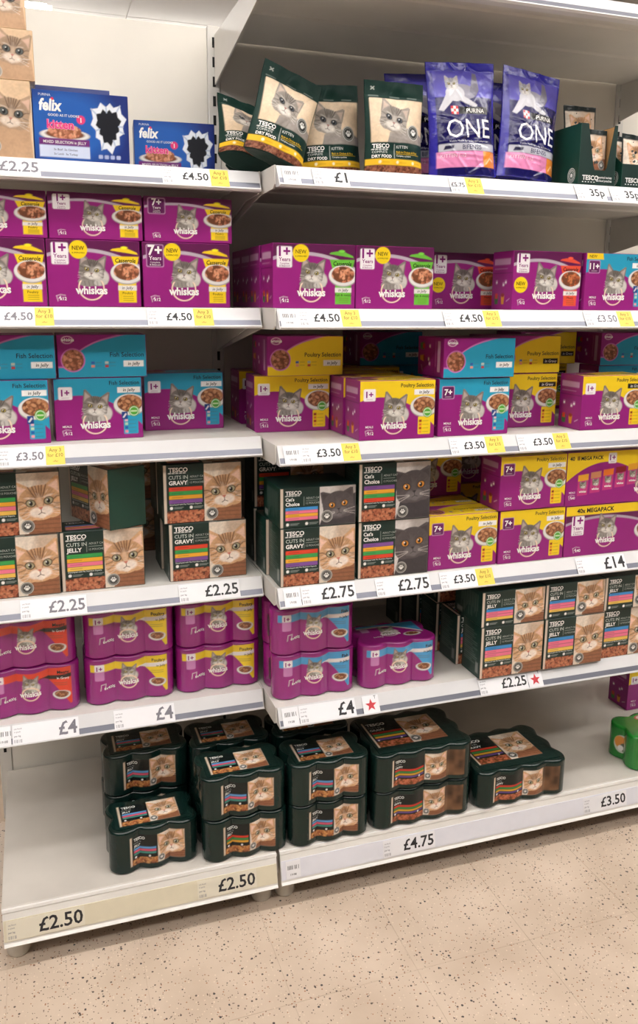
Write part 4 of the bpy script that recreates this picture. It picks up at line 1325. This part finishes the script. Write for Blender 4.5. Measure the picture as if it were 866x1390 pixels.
# ------------------------------------------------------------------ shrink wrapped can packs
def pack_outline(nx, ny, r, n_arc=8, dip=.42):
    """Outline of nx by ny cans under stretched film, clockwise from the front left corner; returns xs, ys."""
    W2, D2 = nx * r, ny * r
    pts = []
    def side(n):
        out = []
        L = (n - 1) * 2 * r
        m = (n - 1) * 14
        for i in range(m + 1):
            t = L * i / m
            tt = t % (2 * r)
            q = min(tt, 2 * r - tt)
            raw = r - math.sqrt(max(r * r - q * q, 0))
            lim = dip * r
            out.append((t, lim * (1 - math.exp(-raw / lim))))
        return out
    front = side(nx); left = side(ny)
    for t, dd in front: pts.append((-W2 + r + t, -D2 + dd))
    for i in range(1, n_arc): a = -math.pi / 2 + i / n_arc * math.pi / 2; pts.append((W2 - r + r * math.cos(a), -D2 + r + r * math.sin(a)))
    for t, dd in left: pts.append((W2 - dd, -D2 + r + t))
    for i in range(1, n_arc): a = i / n_arc * math.pi / 2; pts.append((W2 - r + r * math.cos(a), D2 - r + r * math.sin(a)))
    for t, dd in front: pts.append((W2 - r - t, D2 - dd))
    for i in range(1, n_arc): a = math.pi / 2 + i / n_arc * math.pi / 2; pts.append((-W2 + r + r * math.cos(a), D2 - r + r * math.sin(a)))
    for t, dd in left: pts.append((-W2 + dd, D2 - r - t))
    for i in range(1, n_arc): a = math.pi + i / n_arc * math.pi / 2; pts.append((-W2 + r + r * math.cos(a), -D2 + r + r * math.sin(a)))
    return np.array(pts)

def pack_body(nx, ny, r, h, dip):
    o = pack_outline(nx, ny, r, dip=dip)
    nxt, prv = np.roll(o, -1, 0), np.roll(o, 1, 0)
    t = nxt - prv; t /= np.linalg.norm(t, axis=1)[:, None]
    nrm = np.stack([t[:, 1], -t[:, 0]], 1)
    rings = []
    for z, i in ((0, .007), (.0015, .0025), (.006, 0), (h * .5, .0006), (h - .007, 0), (h - .0025, .002), (h - .0003, .006), (h - .0012, .013)):
        q = o - nrm * i
        rings.append([(p[0], p[1], z) for p in q])
    return loft('film_wrap', rings), o

def wrap_fn(o, w_cm, side='front', nx=3, ny=2, r=.0735 / 2):
    """Maps print centimetres onto the scalloped side of a pack."""
    pts = o if side == 'front' else np.stack([o[:, 1], -o[:, 0]], 1)   # quarter turn brings the left side to the front
    # walk along the front half: sort the points with y below the side band
    k = len(pts)
    i0 = int(np.argmin(np.hypot(pts[:, 0] + np.max(pts[:, 0]), pts[:, 1])))   # middle of left side
    seq = np.roll(pts, -i0, 0)
    seg = np.hypot(*np.diff(np.vstack([seq, seq[:1]]), axis=0).T)
    s = np.concatenate([[0], np.cumsum(seg)])
    sx = np.append(seq[:, 0], seq[0, 0]); sy = np.append(seq[:, 1], seq[0, 1])
    j = int(np.argmin(np.hypot(seq[:, 0] - np.max(pts[:, 0]), seq[:, 1])))     # middle of right side
    mid = s[j] / 2
    def fn(u, v, off):
        a = mid + (u - w_cm / 2) / 100
        e = .002
        x, y = np.interp(a, s, sx), np.interp(a, s, sy)
        tx, ty = np.interp(a + e, s, sx) - np.interp(a - e, s, sx), np.interp(a + e, s, sy) - np.interp(a - e, s, sy)
        l = np.hypot(tx, ty) + 1e-9
        n_x, n_y = ty / l, -tx / l
        o2 = off + .0006
        return np.stack([x + n_x * o2, y + n_y * o2, v / 100], -1)
    return fn

PACKS = {}
def pack_design(key, nx, ny, r, h, body, front, top, mt, end=None, dip=.42, fz=.005):
    me, o = pack_body(nx, ny, r, h, dip)
    P = dict(body=me, bodymat=M[body], mt=M[mt], h=h, w=nx * 2 * r, d=ny * 2 * r, fz=fz)
    P['front'] = front.mesh('front_print', wrap_fn(o, front.w))
    P['top'] = top.mesh('top_print')
    P['topd'] = top.h / 100
    # torn film opening on the short sides: ring of film with the can end behind it
    ring = bmesh.new()
    vo, vi = [], []
    for i in range(20):
        a_ = i / 20 * 2 * math.pi
        vo.append(ring.verts.new((0, .024 * math.cos(a_), .03 * math.sin(a_)))); vi.append(ring.verts.new((-.0012, .019 * math.cos(a_), .025 * math.sin(a_))))
    for i in range(20):
        ring.faces.new((vo[i], vo[(i + 1) % 20], vi[(i + 1) % 20], vi[i]))
    P['end'] = end.mesh('end_print', wrap_fn(np.stack([o[:, 1], -o[:, 0]], 1), end.w)) if end else None
    PACKS[key] = P
r6 = .0735 / 2
for key, col, name, sauce, dk in (('meaty', (226, 66, 42), 'Meaty', 'in Gravy', True), ('poultry', (240, 208, 40), 'Poultry', 'in Jelly', False), ('fishcan', (70, 160, 216), 'Fish', 'in Jelly', False)):
    pack_design(key, 3, 2, r6, .121, 'purplefilm', can_front(23.5, 11.0, col, name, sauce, dk), can_top(18.5, 11.2, col), 'p_film')
JC = ((96, 156, 212), (222, 92, 120), (70, 140, 130))
RC = ((206, 60, 40), (60, 140, 70), (216, 160, 50))
GC = ((206, 60, 44), (66, 140, 70), (214, 160, 50), (96, 70, 130))
pack_design('djelly', 3, 2, r6, .115, 'greenfilm', label_film(23.5, 10.4, JC, 5.6, 20.2, 'JELLY'), label_film(18.5, 11.2, JC, 1.2, 16.0, 'JELLY', ly0=1.0, ly1=9.6), 'p_darkfilm')
pack_design('dred', 3, 2, r6, .115, 'greenfilm', label_film(23.5, 10.4, RC, 5.6, 20.2, 'JELLY'), label_film(18.5, 11.2, RC, 1.2, 16.0, 'JELLY', ly0=1.0, ly1=9.6), 'p_darkfilm')
pack_design('dgravy', 4, 3, r6, .108, 'greenfilm', label_film(31.0, 9.6, GC, 5.2, 27.6, 'GRAVY', ly0=1.0, ly1=8.6, wide=True), label_film(25.5, 18.4, GC, 1.0, 21.5, 'GRAVY', ly0=3.0, ly1=16.5), 'p_darkfilm', dip=.3)
pack_design('greencan', 3, 2, r6, .11, 'brightgreenfilm', green_can_front(23.0, 10), green_can_top(18.5, 11.2), 'p_film', end=green_can_end(11.0, 9.6))

disc = bmesh.new()
_v = [disc.verts.new((0, .021 * math.cos(i / 24 * 2 * math.pi), .027 * math.sin(i / 24 * 2 * math.pi))) for i in range(24)]
disc.faces.new(_v[::-1])
_w = [disc.verts.new((-.0008, .0235 * math.cos(i / 24 * 2 * math.pi), .0295 * math.sin(i / 24 * 2 * math.pi))) for i in range(24)]
for i in range(24):
    disc.faces.new((_v[i], _v[(i + 1) % 24], _w[(i + 1) % 24], _w[i]))
disc_me = mesh_from_bm('film_opening', disc)
disc_me.materials.append(M['tin'])

def pack(key, x, yf, z, label, group, rz=0.0):
    P = PACKS[key]
    e = empty('can_multipack', (x + P['w'] / 2, yf + P['d'] / 2, z + .0006), (0, 0, R(rz)))
    add('film_wrap', P['body'], P['bodymat'], e, smooth=False)
    P['body'].polygons.foreach_set('use_smooth', [len(p.vertices) < 6 for p in P['body'].polygons])
    add('front_print', P['front'], P['mt'], e, (0, 0, P['fz']))
    add('top_print', P['top'], P['mt'], e, (0, -P['topd'] / 2, P['h'] - .0008 + .0006), (-math.pi / 2, 0, 0))
    if P['end']:
        add('end_print', P['end'], P['mt'], e, (0, 0, .004), (0, 0, -math.pi / 2))
    else:
        add('film_opening', disc_me, None, e, (-P['w'] / 2 + .0075 if P['d'] < .2 else -P['w'] / 2 - .0008, 0 if P['d'] < .2 else 0, P['h'] * .48))
    tag(e, label, 'can pack', group)
    return e
g = 'purple can packs in the narrow bay'
E_ = Z['EL']
for lv, wd_ in ((0, 'lower'), (1, 'upper')):
    z = E_ + lv * .122
    pack('meaty', -.676 - lv * .004, -.463, z, 'purple can pack with red band cut by the left edge, %s' % wd_, g)
    pack('poultry', -.4435 + lv * .002, -.463, z, 'purple can pack with yellow band beside the red ones, %s' % wd_, g)
    pack('poultry', -.2175 + lv * .001, -.464, z, 'purple can pack with yellow band next to the wide bay, %s' % wd_, g)
g = 'blue banded purple can packs'
E_ = Z['ER']
pack('fishcan', .0085, -.570, E_, 'purple can pack with blue band, lower of the stack', g)
pack('fishcan', .0045, -.572, E_ + .122, 'purple can pack with blue band, upper of the stack', g)
pack('fishcan', .2420, -.578, E_, 'purple can pack with blue band standing alone with its top in view', g)
g = 'dark green six can packs'
F_ = Z['FL']; q = .116
pack('djelly', -.414, -.583, F_, 'dark green six can pack at the front left standing alone', g, rz=1)
pack('djelly', -.410, -.425, F_, 'dark green six can pack behind the front left one, lower', g)
pack('djelly', -.408, -.428, F_ + q, 'dark green six can pack behind the front left one, upper', g)
pack('dred', -.186, -.612, F_, 'dark green six can pack with red stripe, lower of the second stack', g, rz=0)
pack('djelly', -.190, -.612, F_ + q, 'dark green six can pack, upper of the second stack with its top in view', g)
pack('djelly', -.188, -.452, F_, 'dark green six can pack behind the second stack, lower', g)
pack('djelly', -.187, -.452, F_ + q, 'dark green six can pack behind the second stack, upper', g)
F_ = Z['FR']
pack('djelly', .0365, -.621, F_, 'dark green six can pack, lower of the stack left of the twelve packs', g)
pack('djelly', .035, -.624, F_ + q, 'dark green six can pack, upper of the stack left of the twelve packs', g)
pack('djelly', .040, -.464, F_, 'dark green six can pack behind the stack left of the twelve packs, lower', g)
pack('djelly', .038, -.464, F_ + q, 'dark green six can pack behind the stack left of the twelve packs, upper', g)
g = 'dark green twelve can packs'
pack('dgravy', .2665, -.620, F_, 'dark green twelve can pack, lower of two', g)
pack('dgravy', .265, -.624, F_ + .109, 'dark green twelve can pack, upper of two with its top in view', g)
pack('dgravy', .576, -.622, F_, 'dark green twelve can pack standing alone on the bare shelf', g)
pack('greencan', 1.122, -.60, F_, 'bright green can pack at the right edge of the base shelf', 'green can packs')
carton('grav_1', 1.362, -.262, F_, 'purple and yellow carton on the base shelf at the far right edge, lower', 'yellow poultry in gravy cartons')
carton('grav_1', 1.364, -.260, F_ + wh + .001, 'purple and yellow carton at the far right edge, stacked on another', 'yellow poultry in gravy cartons')

# ------------------------------------------------------------------ bags
def bag_shape(w, h, T, seal=.86, waist=.0, seed=0, creases=0, camp=.0016):
    rg = np.random.RandomState(seed)
    ph = rg.rand(6) * 6.3
    def thick(t):
        up = np.clip((seal - t) / seal, 0, 1)
        return T * (np.clip(up, 0, 1) ** .55) * (.72 + .5 * np.sin(np.clip(t / seal, 0, 1) * math.pi) * .6) + .0012
    def half(t):
        return w / 2 * (1 - .05 * np.sin(np.clip(t / seal, 0, 1) * math.pi)) 
    cr = [(rg.uniform(-1, 1), rg.uniform(0, 1), rg.uniform(-1.2, 1.2), rg.choice([-1, 1]) * rg.uniform(.5, 1.0), rg.uniform(.12, .4)) for _ in range(creases)]
    def wr(s, t):
        q = 0
        for x0, t0, an, am, ln in cr:
            dx, dy = (s - x0) * w / 2 / h, t - t0
            u_, v_ = dx * math.cos(an) + dy * math.sin(an), -dx * math.sin(an) + dy * math.cos(an)
            q = q + am * camp * np.exp(-(np.abs(v_) / .012) ** 1.4) * np.exp(-(u_ / ln) ** 2)
        return q * np.clip(1 - s * s, 0, 1) + (np.sin(s * 5 + t * 9 + ph[0]) * .0012 + np.sin(s * 11 - t * 17 + ph[1]) * .0009 + np.sin(s * 3 + t * 31 + ph[2]) * .0007) * np.clip(1 - s * s, 0, 1)
    def front(s, t):
        return np.stack([s * half(t), -thick(t) * (1 - np.abs(s) ** 3.2) - wr(s, t), t * h], -1)
    def back(s, t):
        return np.stack([s * half(t), thick(t) * (1 - np.abs(s) ** 3.2) + wr(s, t + .3), t * h], -1)
    return front, back

BAGS = {}
def bag_design(key, w, h, T, canvas, mt, bodymat, seal=.86, seed=0, creases=0, camp=.0016):
    front, back = bag_shape(w, h, T, seal, seed=seed, creases=creases, camp=camp)
    ss = np.linspace(-1, 1, 41)
    rings = []
    for t in np.concatenate([[0.0, .004], np.linspace(.02, 1, 60)]):
        k = .93 if t == 0 else 1.0
        a = front(ss, np.full(41, t)) * np.array([k, k, 1]); b = back(ss[::-1], np.full(41, t)) * np.array([k, k, 1])
        rings.append([tuple(p) for p in a] + [tuple(p) for p in b[1:-1]])
    def fn(u, v, o):
        s = np.clip((u / canvas.w * 2 - 1) * .985, -1, 1); t = np.clip(v / canvas.h, 0, 1) * .99 + .005
        p = front(s, t)
        p[:, 1] -= o + .0012
        return p
    BAGS[key] = dict(body=loft('bag_body', rings), print=canvas.mesh('front_print', fn), mt=M[mt], bodymat=M[bodymat], h=h, w=w, T=T)
bag_design('dry', .150, .207, .037, dry_bag_front(15.2, 20.5), 'p_bag', 'bagfoil', .84, creases=9, camp=.0012)
bag_design('one', .179, .264, .044, one_bag_front(17.2, 25.2), 'p_foil', 'bluefoil', .92, seed=4, creases=26, camp=.0022)
def bag(key, x, y, z, label, group, rot=(0, 0, 0)):
    D = BAGS[key]
    e = empty('dry_food_bag', (x, y, z), tuple(R(a_) for a_ in rot))
    o = add('bag_body', D['body'], D['bodymat'], e)
    D['body'].polygons.foreach_set('use_smooth', [len(p.vertices) < 6 for p in D['body'].polygons])
    add('front_print', D['print'], D['mt'], e)
    tag(e, label, 'bag', group)
    return e
A = Z['AR'] + .001
g = 'green kitten dry food bags'
bag('dry', .020, -.520, A + .021, 'dark green kitten dry food bag leaning right at the front left', g, (-6, 18, 8))
bag('dry', .190, -.440, A + .006, 'dark green kitten dry food bag between the leaning one and the upright one', g, (-2, -3, -4))
bag('dry', .312, -.530, A + .003, 'dark green kitten dry food bag standing upright beside the violet bags', g, (-2, 0, 0))
bag('dry', -.010, -.405, A + .028, 'dark green dry food bag mostly hidden, leftmost on the shelf end', g, (-36, 14, 6))
bag('dry', .035, -.300, A + .026, 'dark green dry food bag second row behind the leaning one', g, (-30, 9, 0))
g = 'violet foil bags'
bag('one', .497, -.530, A + .006, 'violet foil cat food bag with pink band, left of the two in front', g, (-3, -3, -3))
bag('one', .674, -.520, A + .009, 'violet foil cat food bag with pink band, right one leaning to the pouch tray', g, (-4, 5, 7))
bag('one', .452, -.40, A + .007, 'violet foil bag peeping out behind the left one', g, (-3, -4, 0))
bag('one', .640, -.40, A + .005, 'violet foil bag hidden in the second row behind the right one', g, (-3, 2, -6))

# ------------------------------------------------------------------ pouches and trays
pc = pouch_front(9.4, 13.4)
pf, pb = bag_shape(.095, .135, .009, .95, seed=9)
ss = np.linspace(-1, 1, 11)
rings = []
for t in np.linspace(0, 1, 12):
    a_ = pf(ss, np.full(11, t)); b_ = pb(ss[::-1], np.full(11, t))
    rings.append([tuple(p) for p in a_] + [tuple(p) for p in b_[1:-1]])
pouch_me = loft('pouch_body', rings)
def _pfn(u, v, o):
    p = pf(np.clip((u / pc.w * 2 - 1) * .98, -1, 1), np.clip(v / pc.h, 0, 1) * .98 + .01); p[:, 1] -= o + .0006
    return p
pouch_pr = pc.mesh('front_print', _pfn)
M['pouchfoil'] = mat('dark_pouch_foil', (30, 36, 38), .3, bump=.2)
def pouch(x, y, z, rot, label):
    e = empty('food_pouch', (x, y, z), tuple(R(v) for v in rot))
    add('pouch_body', pouch_me, M['pouchfoil'], e); add('front_print', pouch_pr, M['p_bag'], e)
    tag(e, label, 'pouch', 'single serve pouches in the trays')

def tray(x, yf, z, w, d, hf, hb, label, cut):
    e = empty('pouch_tray', (x + w / 2, yf + d / 2, z))
    t = .0016
    w2, d2 = w / 2, d / 2
    add('tray_base', box_mesh('tray_base', -w2, w2, -d2, d2, 0, t), M['green'], e)
    add('tray_back', box_mesh('tray_back', -w2 + t, w2 - t, d2 - t, d2, t, hb), M['green'], e)
    for s in (-1, 1):
        x0 = -w2 if s < 0 else w2 - t
        add('tray_side', extrude_x('tray_side', [(-d2, t), (d2, t), (d2, hb), (-d2 * .2, hb), (-d2, hf)], x0, x0 + t), M['greenside'], e)
        xi = x0 + (t + .0002 if s < 0 else -.0006)
        add('card_lining', extrude_x('card_lining', [(-d2 + t, t), (d2 - t, t), (d2 - t, hb - .001), (-d2 * .2, hb - .001), (-d2 + t, hf - .001)], xi, xi + .0004), M['kraft'], e)
    if cut:
        prof = [(-w2 + t, t), (w2 - t, t), (w2 - t, hf), (w2 * .84, hf), (w2 * .55, .046), (w2 * .45, .038), (-w2 * .12, .038), (-w2 * .2, .046), (-w2 * .6, hf), (-w2 + t, hf)]
    else:
        prof = [(-w2 + t, t), (w2 - t, t), (w2 - t, hf), (-w2 + t, hf)]
    add('tray_front', extrude_y('tray_front', prof, -d2, -d2 + t), M['green'], e)
    add('front_lettering', flat_text_mesh('front_lettering', [('TESCO', -w2 + .012, .014, .0155, 'l', .03, 1), ('- - - - -', -w2 + .012, .006, .014, 'l', .02, 1), ('Assorted variety', w2 - .008, .019, .0075, 'r', .015, .9), ('cat food pouches', w2 - .008, .011, .0075, 'r', .015, .9)]), M['whiteink'], e, (0, -d2 - .0004, 0))
    bm = bmesh.new()
    for r0, r1 in ((.0045, .0), (.009, .0078), (.0125, .0112), (.016, .0148)):
        n = 24
        vo = [bm.verts.new((0, r0 * math.cos(k * 2 * math.pi / n), r0 * math.sin(k * 2 * math.pi / n) * 1.1)) for k in range(n)]
        if r1:
            vi = [bm.verts.new((0, r1 * math.cos(k * 2 * math.pi / n), r1 * math.sin(k * 2 * math.pi / n) * 1.1)) for k in range(n)]
            for k in range(n): bm.faces.new((vo[k], vi[k], vi[(k + 1) % n], vo[(k + 1) % n]))
        else:
            bm.faces.new(vo[::-1])
    add('side_emblem', mesh_from_bm('side_emblem', bm), M['whiteink'], e, (-w2 - .0004, -d2 + .028, .026))
    tag(e, label, 'tray', 'green card pouch trays')
    return e
tray(.792, -.580, A, .108, .15, .146, .146, 'dark green card tray with torn front cut-out holding pouches', True)
pouch(.842, -.562, A + .003, (-3, 0, 3), 'cat food pouch standing in the cut-out of the taller tray')
pouch(.857, -.487, A + .075, (-6, 0, -4), 'cat food pouch sticking up at the back of the taller tray')
pouch(.868, -.462, A + .079, (-3, 0, 3), 'dark pouch behind the one sticking up in the taller tray')
tray(.921, -.580, A, .125, .15, .058, .10, 'low dark green card tray at the right edge with leaning pouches', False)
pouch(.985, -.548, A + .003, (-6, 4, 4), 'front pouch leaning in the low tray at the right edge')
pouch(.972, -.520, A + .003, (-8, 6, 2), 'second pouch leaning in the low tray at the right edge')
pouch(.966, -.492, A + .003, (-9, 8, 0), 'third pouch leaning in the low tray at the right edge')
